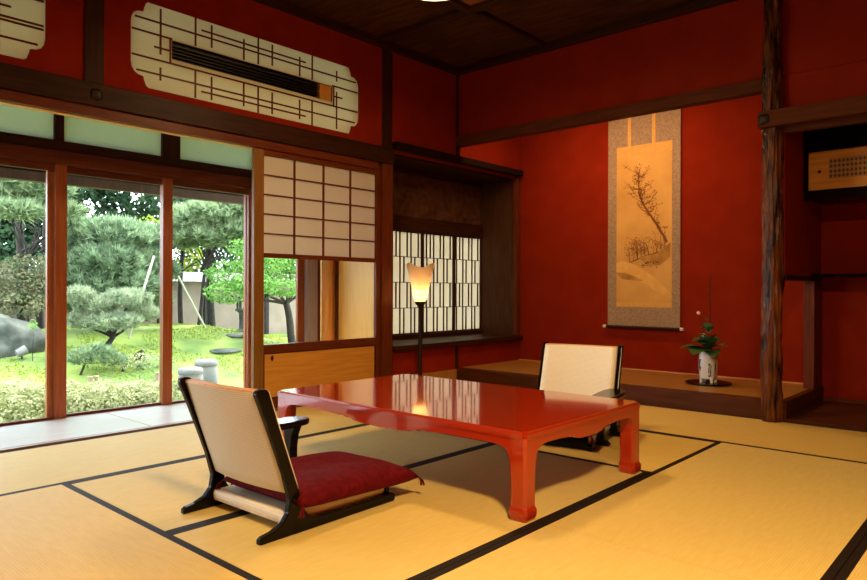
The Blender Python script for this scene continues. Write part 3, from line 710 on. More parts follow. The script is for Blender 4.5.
# ------------------------------------------------------------------ legless chairs (local frame: rear feet at y=0, facing +y)
def make_chair(label, loc, rz):
    t = thing('legless_chair', label, 'chair', loc, rz, 'legless floor chairs at the low table')
    side = [(0, 0), (.0, .018), (.012, .026), (.05, .032), (.095, .050), (.122, .082), (.130, .13), (.104, .225), (.068, .32), (.024, .43), (-.018, .53), (-.012, .543), (.008, .548), (.026, .545),
            (.036, .535), (.078, .41), (.118, .30), (.156, .195), (.180, .13), (.194, .088), (.215, .056), (.26, .040), (.50, .036), (.672, .036), (.684, .026), (.684, .008), (.676, 0), (.30, .0), (.10, .0), (.03, -.0)]
    for s in (-1, 1):
        a, b = sorted((s*.242, s*.268)); MB().prism(side, a, b, 'yz', .004).build('side_frame', M['black'], t, local=True)
    # curved woven back
    n = 14; vs = []; z0, z1 = .148, .532
    def cy(z): return .024+.128*(.535-z)/.36
    bm = MB(); rows = 10; half = .240
    for side_ in (0, 1):
        for j in range(rows+1):
            z = z0+(z1-z0)*j/rows
            for i in range(n+1):
                x = -half+2*half*i/n
                vs.append((x, cy(z)-.030*(1-(x/half)**2)*(1 if side_ else .75)+(.032 if side_ else -.022), z))
    N = (rows+1)*(n+1); fs = []
    for j in range(rows):
        for i in range(n):
            a = j*(n+1)+i; fs.append((a, a+n+1, a+n+2, a+1)); fs.append((N+a, N+a+1, N+a+n+2, N+a+n+1))
    for i in range(n): fs.append((i, i+1, N+i+1, N+i))
    for j in range(rows):
        a = j*(n+1); fs.append((a, N+a, N+a+n+1, a+n+1)); a += n; fs.append((a, a+n+1, N+a+n+1, N+a))
    bm.add(vs, fs, True); bk = bm.build('backrest', M['weave'], t, local=True)
    m = MB()
    xs = [-half+2*half*i/n for i in range(n+1)]
    v = []
    for x in xs:
        y = cy(z1)-.030*(1-(x/half)**2)
        y0 = cy(z1)-.0225*(1-(x/half)**2); v += [(x, y0-.022, z1), (x, y+.032, z1), (x, y+.028, z1+.006), (x, y0-.018, z1+.006)]
    m.add(v, [(4*i+k, 4*i+(k+1) % 4, 4*i+4+(k+1) % 4, 4*i+4+k) for i in range(n) for k in range(4)]+[(0, 1, 2, 3), (4*n, 4*n+1, 4*n+2, 4*n+3)])
    m.build('top_edge', M['edge'], bk, local=True)
    m = MB(); m.box(-.240, .240, .125, .652, .030, .076, .016); m.build('seat_pad', M['weave'], t, local=True)
    m = MB(); m.box(-.2415, .2415, .654, .676, .004, .074, .005); m.build('front_rail', M['black'], t, local=True)
    for s in (-1, 1):
        m = MB(); m.tube([(s*.268, .150, .125), (s*.271, .150, .125)], .006, 10); m.build('screw', M['iron'], t, local=True)
    return t
make_chair('black and cream legless floor chair in the left foreground, seen from behind', (1.950, 1.360, 0), R(1.5))
make_chair('black and cream legless floor chair behind the table, seen from the front', (1.985, 4.02, 0), R(180+12))

def pillow(loc, hx, hy, h, rz, label):
    t = thing('floor_cushion', label, 'cushion', loc, rz); t.rotation_euler.x = -R(2.2)
    n = 28; m = MB(); vs = []; fs = []
    for s in (1, -1):
        for j in range(n+1):
            for i in range(n+1):
                u, v = -1+2*i/n, -1+2*j/n
                f = max(0, (1-abs(u)**3.2)*(1-abs(v)**3.2))**.30
                d = 1-.055*(1-abs(u)**2)*abs(v)**3; d2 = 1-.055*(1-abs(v)**2)*abs(u)**3
                wr = .004*noise.noise(Vector((u*3, v*3, 2)))
                z = h*.34+(h*.66*f+wr*f if s > 0 else -h*.30*f)
                if s > 0: z += -.012*math.exp(-(u*u+v*v)*6)
                vs.append((hx*u*d2, hy*v*d, z))
    N = (n+1)**2
    for j in range(n):
        for i in range(n):
            a = j*(n+1)+i; fs.append((a, a+1, a+n+2, a+n+1)); fs.append((N+a, N+a+n+1, N+a+n+2, N+a+1))
    bm = bmesh.new(); bv = [bm.verts.new(p) for p in vs]
    for f in fs: bm.faces.new([bv[i] for i in f])
    bmesh.ops.remove_doubles(bm, verts=bm.verts[:], dist=.0004)
    m.frombm(bm, True); m.build('cover', M['maroon'], t, local=True)
    for a in (-1, 1):
        for b in (-1, 1):
            q = MB()
            for k in range(6):
                an = k*PI/3
                q.tube([(a*hx*.985, b*hy*.985, h*.36), (a*(hx+.006)+.006*math.cos(an), b*(hy+.008)+.006*math.sin(an), h*.20), (a*(hx+.008)+.008*math.cos(an), b*(hy+.012)+.01*math.sin(an), h*.0)], .0022, 5)
            q.build('tassel', M['maroon'], t, local=True)
pillow((1.995, 1.825, .066), .262, .318, .104, R(1.5), 'maroon brocade cushion lying on the near legless chair, in full view')

pillow((2.095, 3.585, .068), .255, .255, .095, R(192), 'dark maroon cushion on the far legless chair, seen below the table top')

def kyosoku(label, loc, rz):
    t = thing('armrest', label, 'armrest', loc, rz, 'black lacquered armrests beside the chairs')
    poly = []
    L, W = .235, .070
    for k in range(40):
        a = 2*PI*k/40; c, s = math.cos(a), math.sin(a)
        poly.append((W*math.copysign(abs(c)**.75, c), L*math.copysign(abs(s)**.55, s)))
    MB().prism(poly, .252, .282, 'xy', .009).build('top', M['black'], t, local=True)
    for y in (-.145, .145):
        prof = [(-.050, 0), (.050, 0), (.052, .012), (.030, .030), (.019, .07), (.019, .15), (.030, .21), (.052, .252), (-.052, .252), (-.030, .21), (-.019, .15), (-.019, .07), (-.030, .030), (-.052, .012)]
        MB().prism(prof, y-.022, y+.022, 'xz', .004).build('leg', M['black'], t, local=True)
kyosoku('black lacquered armrest at the left side of the near chair', (1.595, 1.815, 0), R(1.5))
kyosoku('black lacquered armrest beside the far chair, just showing past the table corner', (2.32, 3.73, 0), R(12))

# ------------------------------------------------------------------ lamps
LX, LY = .25, 4.30
t = thing('floor_lamp', 'slender black floor lamp with a flared glowing shade in the far left corner', 'floor lamp', (LX, LY, 0))
MB().lathe([(0, 0), (.13, 0), (.135, .008), (.125, .018), (.03, .024), (.014, .035), (.0, .035)], (LX, LY, 0), 32).build('base', M['iron'], t)
MB().tube([(LX, LY, .02), (LX, LY, .765)], .018, 14).build('pole', M['iron'], t)
MB().lathe([(0, .735), (.016, .74), (.020, .755), (.042, .775), (.048, .79), (.045, .797), (0, .797)], (LX, LY, 0), 24).build('cup', M['iron'], t)
# four-pointed flared shade
n = 48; rows = 14; vs = []; fs = []
for j in range(rows+1):
    s_ = j/rows
    for k in range(n):
        a = 2*PI*k/n + .78 + R(48)
        pt = abs(math.cos(2*(2*PI*k/n)))          # lobes
        c4 = (math.cos(4*2*PI*k/n)+1)/2
        r_ = .040+.062*s_**.6+.012*s_**3
        r_ *= 1+(.20*c4-.02)*s_**1.6
        r_ += .018*c4**3*s_**6
        z = .795+.295*s_+.040*(c4**2)*s_**3-.0*s_
        vs.append((LX+r_*math.cos(a), LY+r_*math.sin(a), z))
for j in range(rows):
    for k in range(n): fs.append((j*n+k, j*n+(k+1) % n, (j+1)*n+(k+1) % n, (j+1)*n+k))
MB().add(vs, fs, True).build('lamp_shade', M['shade'], t)
m = MB(); bm = bmesh.new(); bmesh.ops.create_uvsphere(bm, u_segments=16, v_segments=10, radius=.024)
for v in bm.verts: v.co = Vector((LX, LY, .865))+Vector((v.co.x, v.co.y, v.co.z*1.5))
m.frombm(bm, True); m.build('bulb', M['bulb'], t)

def lightobj(name, typ, loc, e, col, size=.1, rot=None, **kw):
    l = bpy.data.lights.new(name, typ); l.energy = e; l.color = col
    if typ == 'AREA': l.size = size
    elif typ == 'POINT': l.shadow_soft_size = size
    for k, v in kw.items(): setattr(l, k, v)
    o = bpy.data.objects.new(name, l); o.location = loc; COL.objects.link(o)
    if rot: o.rotation_euler = rot
    return o
WARM = (1., .645, .28)
lightobj('floor_lamp_light', 'POINT', (LX, LY, .87), 4.5, WARM, .03)
# hanging ceiling lamp over the table, only its lower rim reaches into the photo
PX, PY, PZ = 1.61, 2.95, 2.668
t = thing('pendant_lamp', 'glowing round paper ceiling lamp whose lower rim touches the top edge of the photo', 'ceiling lamp', (PX, PY, 3.03))
MB().lathe([(.20, 0), (.215, .02), (.215, .26), (.20, .28)], (PX, PY, PZ), 40).build('lamp_shade', M['pshade'], t)
MB().lathe([(.0, 0), (.20, 0), (.20, .006), (0, .006)], (PX, PY, PZ+.004), 40).build('diffuser', M['pshade'], t)
MB().tube([(PX, PY, PZ+.28), (PX, PY, 3.034)], .008, 10).build('cord', M['iron'], t)
MB().lathe([(0, 0), (.06, 0), (.05, .02), (0, .02)], (PX, PY, 3.013), 24).build('ceiling_rose', M['iron'], t)
MB().lathe([(0, .28), (.20, .28), (.20, .276), (0, .276)], (PX, PY, PZ), 40).build('top_cover', M['iron'], t)
lightobj('pendant_light', 'AREA', (PX, PY, PZ-.005), 35, WARM, .38, shape='DISK')
# second ceiling lamp of the same kind, above and beside the photographer
QX, QY, QZ = 4.30, .75, 2.56
t = thing('pendant_lamp', 'glowing round paper ceiling lamp above the photographer', 'ceiling lamp', (QX, QY, 3.03))
MB().lathe([(.20, 0), (.215, .02), (.215, .26), (.20, .28)], (QX, QY, QZ), 40).build('lamp_shade', M['pshade2'], t)
MB().tube([(QX, QY, QZ+.28), (QX, QY, 3.034)], .008, 10).build('cord', M['iron'], t)
MB().lathe([(0, .28), (.20, .28), (.20, .276), (0, .276)], (QX, QY, QZ), 40).build('top_cover', M['iron'], t)
lightobj('pendant_light', 'AREA', (QX, QY, QZ-.005), 178, WARM, .38, shape='DISK')
# concealed lamp behind the alcove beam
t = thing('alcove_lamp', 'small concealed lamp tube behind the alcove beam', 'lamp', (1.3, 5.22, 2.75))
box('housing', M['iron'], .45, 2.3, 5.125, 5.26, 2.66, 2.75, t)
lightobj('alcove_light', 'AREA', (1.3, 5.30, 2.62), 26, (1., .55, .25), .1, rot=(R(20), 0, 0), shape='RECTANGLE', size_y=.08).data.size = 1.6

# ------------------------------------------------------------------ garden
def sst(x): x = max(0., min(1., x)); return x*x*(3-2*x)
def gz(x, y):
    h = -.45+.66*sst((-x-3.4)/4.0)*(1-.52*sst((y-6.2)/2.6))
    return h+.06*noise.noise(Vector((x*.7, y*.7, 0)))+.02*noise.noise(Vector((x*2.5, y*2.5, 3)))
m = MB(); nx, ny = 120, 160; vs = []
for i in range(nx+1):
    for j in range(ny+1):
        x = -.99-(i/nx)**1.3*26; y = -4+34*j/ny; vs.append((x, y, gz(x, y)))
m.add(vs, [(i*(ny+1)+j, i*(ny+1)+j+1, (i+1)*(ny+1)+j+1, (i+1)*(ny+1)+j) for i in range(nx) for j in range(ny)], True)
struct('ground', m, M['moss'])

def quads(P, N, S, asp=1.6, tri=False):
    """one small leaf per point, N = facing, S = size"""
    n = len(P); r = rng.normal(size=(n, 3)); t = np.cross(N, r); t /= np.linalg.norm(t, axis=1)[:, None]+1e-9
    b = np.cross(N, t); S = S[:, None]
    if tri:
        V = np.stack([P-t*S/asp*.5, P+t*S/asp*.5, P+b*S], 1).reshape(-1, 3); k = 3
    else:
        V = np.stack([P-b*S*.5, P+t*S/asp*.5, P+b*S*.5, P-t*S/asp*.5], 1).reshape(-1, 3); k = 4
    return V, k
def mesh_np(name, V, k, mt, parent, sm=False):
    n = len(V)//k; me = bpy.data.meshes.new(name)
    if parent: V = V-np.array(parent.location)
    me.vertices.add(len(V)); me.vertices.foreach_set('co', V.astype(np.float32).ravel())
    me.loops.add(n*k); me.loops.foreach_set('vertex_index', np.arange(n*k, dtype=np.int32))
    me.polygons.add(n); me.polygons.foreach_set('loop_start', np.arange(0, n*k, k, dtype=np.int32)); me.polygons.foreach_set('loop_total', np.full(n, k, dtype=np.int32))
    me.update(calc_edges=True); me.materials.append(mt)
    o = bpy.data.objects.new(name, me); COL.objects.link(o); o.parent = parent
    return o
def blob_pts(blobs, dens, shell=.75):
    P = []; D = []
    for (c, r) in blobs:
        n = int(dens*(r[0]*r[1]+r[0]*r[2]+r[1]*r[2])); d = rng.normal(size=(n, 3)); d /= np.linalg.norm(d, axis=1)[:, None]
        rad = shell+(1.08-shell)*rng.random(n)**.6
        nz = np.array([1+.22*noise.noise(Vector(q*2.7)+Vector(c)) for q in d])
        P.append(np.array(c)+d*np.array(r)*(rad*nz)[:, None]); D.append(d)
    return np.concatenate(P), np.concatenate(D)
def leafy(blobs, dens, size, mt, parent, name='foliage', shell=.7):
    P, D = blob_pts(blobs, dens, shell); N = D*.6+rng.normal(size=D.shape)*.6+np.array([0, 0, .5]); N /= np.linalg.norm(N, axis=1)[:, None]
    V, k = quads(P, N, size*(.6+.8*rng.random(len(P)))); return mesh_np(name, V, k, mt, parent)
def needles(blobs, dens, size, mt, parent, name='foliage', nn=9, shell=.6):
    P, D = blob_pts(blobs, dens, shell)
    up = D*.5+np.array([0, 0, .75]); up /= np.linalg.norm(up, axis=1)[:, None]
    P = np.repeat(P, nn, 0); U = np.repeat(up, nn, 0)+rng.normal(size=(len(P), 3))*.55; U /= np.linalg.norm(U, axis=1)[:, None]
    r = rng.normal(size=U.shape); t = np.cross(U, r); t /= np.linalg.norm(t, axis=1)[:, None]
    S = size*(.7+.6*rng.random(len(P)))[:, None]; w = size*.085
    V = np.stack([P-t*w, P+t*w, P+U*S], 1).reshape(-1, 3)
    return mesh_np(name, V, 3, mt, parent)
def branchy(m, a, b, r0, r1, bend=.15, n=6):
    a, b = Vector(a), Vector(b); L = (b-a).length; o1, o2 = random.uniform(-1, 1), random.uniform(-1, 1)
    sd = (b-a).cross(Vector((0, 0, 1))); sd = sd.normalized() if sd.length > 1e-3 else Vector((1, 0, 0)); pts = []
    for i in range(n+1):
        s_ = i/n; w = math.sin(PI*s_)*bend*L; w2 = math.sin(2*PI*s_)*bend*L*.6
        pts.append(a.lerp(b, s_)+sd*(w*o1+w2*o2)+Vector((0, 0, w2*o1*.4)))
    m.tube(pts, [r0+(r1-r0)*i/n for i in range(n+1)], 8)
def tree(name, label, X, trunk_px, pads, kind, mt, dens, size, tr=.09, cat='tree', group=None, zb=None, base=None):
    """pads = (px, py, half width px, half height px, extra depth); sizes follow the depth of the tree"""
    b = at(trunk_px, 290, 'x', X); gz0 = gz(b.x, b.y)
    if base is not None: gz0 = base
    t = thing(name, label, cat, (b.x, b.y, gz0-.03), 0, group)
    sc = (b-CAM).dot(FW)/FPX
    bl = []
    for (px, py, wx, wy, dx) in pads:
        c = at(px, py, 'x', X+dx); q = 1.22 if kind == 'n' else 1.05; bl.append(((c.x, c.y, c.z), (wx*sc*q, wx*sc*q, wy*sc*q)))
    m = MB(); top = max(c[2] for c, r in bl)
    mid = np.mean([c for c, r in bl], 0)
    hub = Vector((b.x*.7+mid[0]*.3, b.y*.7+mid[1]*.3, (gz0+min(top, mid[2]+.2))*.5+.0*gz0))
    branchy(m, (b.x, b.y, gz0-.03), hub, tr, tr*.75, .06)
    for c, r in bl: branchy(m, hub, (c[0], c[1], c[2]-r[2]*.3), tr*.38, tr*.12, .12)
    m.build('trunk', M['bark'], t)
    (needles if kind == 'n' else leafy)(bl, dens, size, mt, t)
    return t
random.seed(11)
# tall dark trees beyond the wall
tree('conifer_tree', 'tall dark conifer beyond the garden, seen in the middle pane of the veranda doors', -12.5, 118, [(100, 205, 26, 34, 0), (128, 190, 24, 40, .5), (90, 170, 26, 26, 0), (140, 230, 22, 22, 0), (110, 240, 28, 20, 0), (104, 150, 40, 20, 0)], 'l', M['darkleaf'], 1040, 0.123, 0.14, group='tall trees beyond the garden')
tree('conifer_tree', 'tall dark tree at the right of the veranda doors, above the spreading pine', -13.5, 213, [(190, 180, 20, 22, 0), (225, 190, 26, 18, 0), (205, 165, 30, 22, 0), (240, 215, 20, 18, 0), (185, 215, 14, 22, 0), (160, 175, 12, 18, 0)], 'l', M['darkleaf'], 800, 0.133, 0.11, group='tall trees beyond the garden')
tree('conifer_tree', 'dark trunked tree behind the left pine, in the leftmost pane', -11.5, 24, [(14, 222, 20, 20, 0), (36, 235, 18, 22, 0), (5, 250, 22, 14, 0), (35, 265, 26, 22, 0), (30, 190, 30, 20, 0)], 'l', M['darkleaf'], 860, 0.123, 0.13, group='tall trees beyond the garden')
tree('conifer_tree', 'dark bushy tree low behind the cloud pruned pines', -10.3, 75, [(70, 275, 30, 18, 0), (140, 275, 26, 26, 0), (190, 285, 26, 14, 0), (110, 262, 34, 18, 0), (50, 295, 34, 14, 0), (8, 285, 30, 20, 0)], 'l', M['darkleaf'], 1040, 0.114, 0.10, group='tall trees beyond the garden')
tree('broadleaf_tree', 'sunlit yellow-green bush glowing between the dark trunks', -9.9, 186, [(186, 256, 15, 16, 0), (196, 242, 10, 12, 0), (180, 270, 10, 10, 0), (150, 228, 9, 12, 0)], 'l', M['yleaf'], 700, .10, .06)
tree('conifer_tree', 'dark spreading tree right behind the wide bright pine', -11.0, 232, [(175, 200, 22, 22, 0), (215, 225, 26, 20, 0), (250, 232, 26, 20, 0), (232, 262, 30, 18, 0), (275, 240, 22, 26, 0), (196, 262, 16, 14, 0)], 'l', M['darkleaf'], 960, 0.123, 0.08, group='tall trees beyond the garden')
tree('conifer_tree', 'dark leafy tree at the left edge, behind the pale pine', -11.8, -6, [(-10, 200, 30, 30, 0), (18, 195, 26, 26, 0), (48, 210, 22, 26, 0), (62, 245, 24, 22, 0), (0, 240, 30, 22, 0), (70, 180, 24, 24, 0)], 'l', M['darkleaf'], 760, 0.133, 0.10, group='tall trees beyond the garden')
tree('conifer_tree', 'dark tree behind the maple, seen through the glass of the sliding screen', -10.6, 300, [(275, 262, 18, 16, 0), (296, 255, 20, 18, 0), (285, 285, 18, 14, 0), (312, 275, 18, 20, 0)], 'l', M['darkleaf'], 900, .12, .1, group='tall trees beyond the garden')
# pines
tree('pine_tree', 'pale spreading pine at the left edge of the veranda view', -7.2, 20, [(5, 195, 22, 12, 0), (30, 182, 20, 10, .3), (42, 205, 16, 8, -.2), (12, 212, 20, 6, .4), (68, 212, 10, 5, 0), (52, 190, 14, 7, 0)], 'n', M['pine'], 1500, .14, .04, group='cloud pruned pines in the garden')
tree('pine_tree', 'large bluish-green pine filling the middle pane', -7.6, 118, [(88, 300, 18, 9, .6), (130, 284, 20, 9, .6), (150, 300, 14, 9, .4), (160, 272, 14, 9, .2), (88, 245, 22, 12, 0), (115, 236, 24, 11, .4), (145, 240, 20, 10, 0), (78, 266, 20, 11, .2), (108, 262, 22, 12, .6), (140, 262, 18, 10, .3), (92, 283, 22, 9, .5), (70, 228, 12, 8, 0)], 'n', M['pine_b'], 1500, .14, .04, group='cloud pruned pines in the garden')
tree('pine_tree', 'wide bright pine spreading across the right pane', -7.4, 199, [(190, 222, 18, 11, 0), (215, 215, 22, 10, .3), (240, 208, 20, 9, .5), (205, 238, 20, 7, .2), (235, 230, 22, 9, .4), (182, 240, 12, 8, 0), (228, 196, 16, 8, 0), (255, 222, 16, 10, .3)], 'n', M['pine'], 1500, .14, .04, group='cloud pruned pines in the garden')
# low cloud pine with a bowed trunk
b = at(104, 352, 'x', -5.6); g0 = gz(b.x, b.y)
t = thing('pine_tree', 'low cloud pruned pine with a bowed trunk on the moss, middle pane', 'tree', (b.x, b.y, g0-.02), 0, 'cloud pruned pines in the garden')
sc = (b-CAM).dot(FW)/FPX; bl = []
for px, py, wx, wy, dx in ((96, 306, 20, 9, 0), (128, 300, 22, 9, .1), (112, 322, 26, 8, .2), (142, 314, 16, 8, 0), (84, 322, 14, 7, 0), (78, 296, 12, 8, 0)):
    c = at(px, py, 'x', -5.6+dx); bl.append(((c.x, c.y, c.z), (wx*sc, wx*sc, wy*sc)))
m = MB(); pts = [at(px, py, 'x', -5.6) for px, py in ((86, 350), (97, 351), (106, 347), (113, 337), (112, 328), (108, 318))]
pts[0].z = min(pts[0].z, g0); m.tube([(pts[0].x, pts[0].y, g0-.02)]+pts, [.06, .05, .045, .042, .036, .03, .02], 8)
for c, r in bl: branchy(m, pts[3], (c[0], c[1], c[2]-.04), .022, .008, .12)
m.build('trunk', M['bark'], t); needles(bl, 2600, .075, M['pine_pale'], t)
# maple
tree('maple_tree', 'bright green maple tree seen through the right pane and the glass of the sliding screen', -5.9, 293, [(235, 275, 24, 12, 0), (262, 262, 22, 12, .2), (290, 268, 26, 12, 0), (228, 292, 18, 9, .3), (254, 284, 20, 9, .5), (282, 288, 20, 8, .4), (300, 252, 22, 10, 0), (248, 248, 16, 8, 0), (318, 275, 20, 14, 0)], 'l', M['maple'], 3000, .055, .075)
# orange-tipped bush left and other shrubs
def shrub(label, X, pads, mt, dens, size, name='shrub', kind='l', group=None, tr=.018):
    return tree(name, label, X, pads[0][0], pads, kind, mt, dens, size, tr, 'shrub', group)
shrub('rounded bush with orange tipped leaves at the left edge of the garden', -7.0, [(20, 283, 28, 20, 0), (45, 290, 18, 16, 0), (2, 290, 20, 18, 0), (30, 268, 24, 12, 0), (14, 304, 26, 12, .3)], M['redtip'], 3200, .05)
shrub('bluish low juniper on the moss in front of the bowed pine', -4.9, [(80, 358, 10, 6, 0), (96, 352, 13, 6, 0), (114, 360, 10, 5, 0)], M['pine_b'], 2200, .06, 'juniper_shrub', 'n')
shrub('small yellow-green shrub beside the black garden spotlight', -4.9, [(122, 362, 11, 7, 0), (140, 358, 10, 5, 0)], M['azalea'], 2200, .04)
shrub('small dark shrub right of the black garden spotlight', -5.0, [(136, 368, 8, 5, 0), (152, 362, 9, 7, 0)], M['pine'], 2200, .05)
shrub('tiny bright plant beside the boulder', -5.6, [(33, 325, 4, 6, 0)], M['maple'], 2500, .045, tr=.006)
lab = ['at the left edge of the photo', 'left of the thick veranda door stile', 'right of the thick veranda door stile', 'in the middle of the centre pane', 'beside the thin veranda door stile', 'behind the stone stools', 'farther right below the screen']
for k, (px, X, wx) in enumerate(((5, -2.75, 46), (52, -2.9, 44), (92, -2.8, 40), (128, -2.95, 40), (160, -2.85, 26))):
    c = at(px, 392, 'x', X); g0 = gz(c.x, c.y); sc = (c-CAM).dot(FW)/FPX
    t = thing('azalea_shrub', 'low pale azalea below the veranda, '+lab[k], 'shrub', (c.x, c.y, g0), 0, 'low azaleas in front of the veranda')
    top = at(px, 382, 'x', X).z; h = top-g0
    m = MB()
    for q in range(6): branchy(m, (c.x, c.y, g0-.02), (c.x+random.uniform(-.15, .15), c.y+random.uniform(-.2, .2), g0+h*.7), .012, .004)
    m.build('stem', M['bark'], t)
    leafy([((c.x, c.y, g0+h*.45), (.42, wx*sc*.62, h*.52)), ((c.x-.1, c.y+.15, g0+h*.5), (.34, wx*sc*.45, h*.50)), ((c.x+.12, c.y-.2, g0+h*.4), (.34, wx*sc*.45, h*.5))], 9000, .034, M['azalea'], t, shell=.72)
# grass / moss tufts: uncountable
P = np.empty((0, 3)); pts = []
for i in range(26000):
    x = -2.2-random.random()**.8*6.1; y = random.uniform(.5, 9.5)
    if noise.noise(Vector((x*1.3, y*1.3, 8))) > -.05: pts.append((x, y, gz(x, y)-.004))
P = np.array(pts); N = rng.normal(size=P.shape)*.45; N[:, 2] = .2; U = rng.normal(size=P.shape)*.5; U[:, 2] = 1; U /= np.linalg.norm(U, axis=1)[:, None]
t_ = np.cross(U, rng.normal(size=P.shape)); t_ /= np.linalg.norm(t_, axis=1)[:, None]; S = (.02+.035*rng.random(len(P)))[:, None]
V = np.stack([P-t_*.012, P+t_*.012, P+U*S], 1).reshape(-1, 3)
g = mesh_np('moss_tufts', V, 3, M['yleaf'], None); tag(g, 'short yellow-green moss tufts covering the garden ground', 'moss', kind='stuff')

def rock(name, label, c, r, mt, cat='rock', group=None, seed=0, sub=4):
    bm = bmesh.new(); bmesh.ops.create_icosphere(bm, subdivisions=sub, radius=1)
    for v in bm.verts:
        d = v.co.copy(); q = 1+.28*noise.noise(d*1.3+Vector((seed, 0, 0)))+.08*noise.noise(d*4+Vector((seed, 0, 0))); v.co = Vector(c)+Vector((d.x*r[0], d.y*r[1], d.z*r[2]))*q
    m = MB().frombm(bm, True); o = m.build(name, mt); tag(o, label, cat, group)
c = at(-4, 330, 'x', -6.3); rock('boulder', 'big rounded grey boulder at the left edge of the garden', (c.x, c.y, gz(c.x, c.y)+.02), (.5, .55, .42), M['stone'], 'boulder')
# stepping stones
for k, (px, py) in enumerate(((225, 364), (238, 358), (232, 349), (290, 345))):
    c = at(px, py, 'z', -.30); rock('stepping_stone', ['flat stepping stone nearest to the stone stools', 'flat stepping stone left of the lantern foot', 'small flat stone in front of the stone lantern', 'flat stone on the moss below the maple'][k], (c.x, c.y, gz(c.x, c.y)+.005), (.2, .24, .04), M['stone'], 'stone', 'stepping stones in the garden', k*3, 3)
# garden stools
for k, (px, py, w, h) in enumerate(((190.5, 384, 12.5, 17), (206, 385, 11.5, 26))):
    X = -2.75 if k == 0 else -3.3
    c = at(px, py, 'x', X); g0 = gz(c.x, c.y); sc = (c-CAM).dot(FW)/FPX; r_ = w*sc
    top = at(px, 367 if k == 0 else 359, 'x', X).z
    t = thing('stone_stool', ['pale round stone stool half hidden behind the near chair back', 'taller barrel shaped stone stool on the moss, right of the other one'][k], 'garden stool', (c.x, c.y, g0), 0, 'stone stools in the garden')
    H = top-g0
    MB().lathe([(0, 0), (r_*.86, 0), (r_*.93, H*.1), (r_*1.0, H*.45), (r_*.95, H*.82), (r_*.86, H*.86)], (c.x, c.y, g0-.01), 28).build('body', M['pale_stone'], t)
    MB().lathe([(r_*.86, H*.86), (r_*.97, H*.88), (r_*.97, H*.94), (r_*.85, H), (0, H)], (c.x, c.y, g0-.01), 28).build('seat', M['pale_stone'], t)
# stone lantern
c = at(243, 345, 'x', -6.6); g0 = gz(c.x, c.y); t = thing('stone_lantern', 'grey stone lantern under the maple at the right edge of the right pane', 'stone lantern', (c.x, c.y, g0))
MB().lathe([(0, 0), (.15, 0), (.15, .05), (.10, .08), (.0, .08)], (c.x, c.y, g0-.02), 6, smooth=False).build('base', M['stone'], t)
MB().lathe([(.075, .06), (.07, .2), (.075, .36)], (c.x, c.y, g0), 16).build('shaft', M['stone'], t)
MB().lathe([(0, .35), (.07, .35), (.14, .40), (.14, .43), (0, .43)], (c.x, c.y, g0), 6, smooth=False).build('platform', M['stone'], t)
m = MB()
for k in range(6): a = k*PI/3; m.tube([(c.x+.10*math.cos(a), c.y+.10*math.sin(a), g0+.42), (c.x+.10*math.cos(a), c.y+.10*math.sin(a), g0+.56)], .02, 6)
m.build('fire_box', M['stone'], t)
MB().lathe([(0, .555), (.22, .555), (.23, .575), (.10, .64), (.04, .67), (0, .67)], (c.x, c.y, g0), 6, smooth=False).build('cap', M['stone'], t)
MB().lathe([(0, .66), (.035, .67), (.045, .70), (.02, .75), (0, .77)], (c.x, c.y, g0), 12).build('finial', M['stone'], t)
# spotlights
for lab_, px, py, X, mt in (('small pale blue garden spotlight in front of the boulder', 22, 332, -5.7, M['pale_stone']), ('small black garden spotlight on the moss below the bowed pine', 140, 347, -5.2, M['iron'])):
    c = at(px, py, 'x', X); g0 = gz(c.x, c.y); t = thing('garden_spotlight', lab_, 'garden light', (c.x, c.y, g0)); z = g0+.09
    MB().tube([(c.x, c.y, g0-.02), (c.x, c.y, z-.02)], .010, 8).build('stake', M['iron'], t)
    MB().tube([(c.x-.0, c.y-.06, z-.02), (c.x, c.y+.05, z+.03)], [.05, .065], 16).build('head', mt, t)
# log stakes
for k, (px, py) in enumerate(((90, 377), (96.5, 377), (157, 375))):
    c = at(px, py, 'x', -4.3); g0 = gz(c.x, c.y)
    m = MB().tube([(c.x, c.y, g0-.05), (c.x, c.y, g0+.17)], .03, 12); tag(m.build('log_stake', M['log']), ['left log stake of the pair on the moss', 'right log stake of the pair on the moss', 'single log stake beside the thin veranda door stile'][k], 'stake', 'short log stakes on the moss')
# bamboo props
for lab_, a, b, X in (('pale bamboo prop leaning in the middle pane against the big pine', (154, 256), (132, 327), -6.0), ('pale bamboo prop slanting down in the right pane', (178, 276), (205, 327), -7.0)):
    pa, pb = at(*a, 'x', X), at(*b, 'x', X+.2); m = MB(); m.tube([pa, pb, pb+(pb-pa)*.15], .018, 10)
    tag(m.build('bamboo_prop', M['bamboo']), lab_, 'pole')
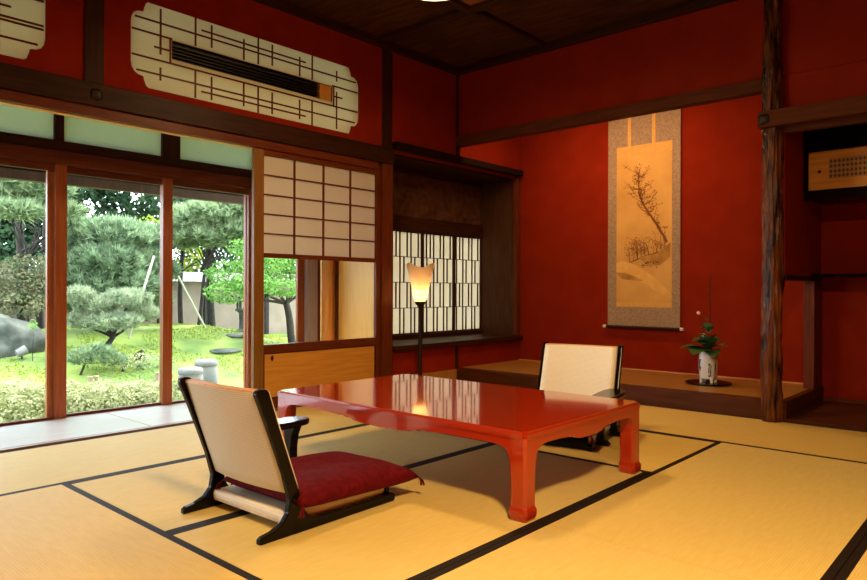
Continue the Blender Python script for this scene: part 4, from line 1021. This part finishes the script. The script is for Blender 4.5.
# earthen garden wall
t = thing('garden_wall', 'beige earthen wall with dark posts and a tiled coping behind the garden', 'garden wall', (-8.9, 8, -.4))
box('wall_face', M['earth'], -9.0, -8.85, -3, 24, -.6, 1.05, t)
m = MB(); m.add([(-9.25, -3, 1.05), (-8.6, -3, 1.05), (-8.925, -3, 1.25), (-9.25, 24, 1.05), (-8.6, 24, 1.05), (-8.925, 24, 1.25)], [(0, 1, 2), (3, 5, 4), (0, 3, 4, 1), (1, 4, 5, 2), (2, 5, 3, 0)]); m.build('coping', M['tile'], t)
for y in (-1, 1.5, 4., 6.4, 7.4, 8.9, 10.6, 12.5, 15, 18):
    box('post', M['bark'], -8.86, -8.80, y, y+.09, -.6, 1.05, t)
for k, (px, X, w) in enumerate(((181, -8.0, .05), (212, -7.8, .08), (22, -8.2, .08), (40, -8.4, .06))):
    c = at(px, 320, 'x', X); g0 = gz(c.x, c.y); m = MB(); branchy(m, (c.x, c.y, g0-.05), (c.x+random.uniform(-.2, .2), c.y+random.uniform(-.15, .15), g0+2.3), w, w*.7, .03, 10)
    for q in range(5): z = g0+1+.3*q; branchy(m, (c.x, c.y, z), (c.x+random.uniform(-.5, .5), c.y+random.uniform(-.6, .6), z+.4), w*.3, w*.1)
    tag(m.build('tree_trunk', M['bark']), ['thin dark trunk in the right pane near its left stile', 'thick dark trunk in the middle of the right pane', 'thick dark trunk in the leftmost pane', 'dark trunk close to the thick stile in the leftmost pane'][k], 'tree trunk', 'bare dark trunks in the garden')

# ------------------------------------------------------------------ daylight
w = bpy.data.worlds.new('world'); SC.world = w; w.use_nodes = True; nt = w.node_tree
bg = nt.nodes['Background']; sky = nt.nodes.new('ShaderNodeTexSky'); sky.sky_type = 'HOSEK_WILKIE'; sky.turbidity = 9; sky.ground_albedo = .4
sky.sun_direction = Vector((-.25, .55, .8)).normalized()
mx = nt.nodes.new('ShaderNodeMix'); mx.data_type = 'RGBA'; mx.inputs[0].default_value = .65; mx.inputs[7].default_value = (.80, .92, 1., 1)
nt.links.new(sky.outputs[0], mx.inputs[6]); nt.links.new(mx.outputs[2], bg.inputs[0]); bg.inputs[1].default_value = 13
sun = lightobj('sun', 'SUN', (0, 0, 10), 8.5, (1., .95, .82), angle=R(4))
sun.rotation_euler = Vector((-.25, .62, .85)).to_track_quat('Z', 'Y').to_euler()

SC.view_settings.view_transform = 'Standard'; SC.view_settings.look = 'None'; SC.view_settings.gamma = 1; SC.view_settings.exposure = 0
SC.view_settings.use_curve_mapping = False
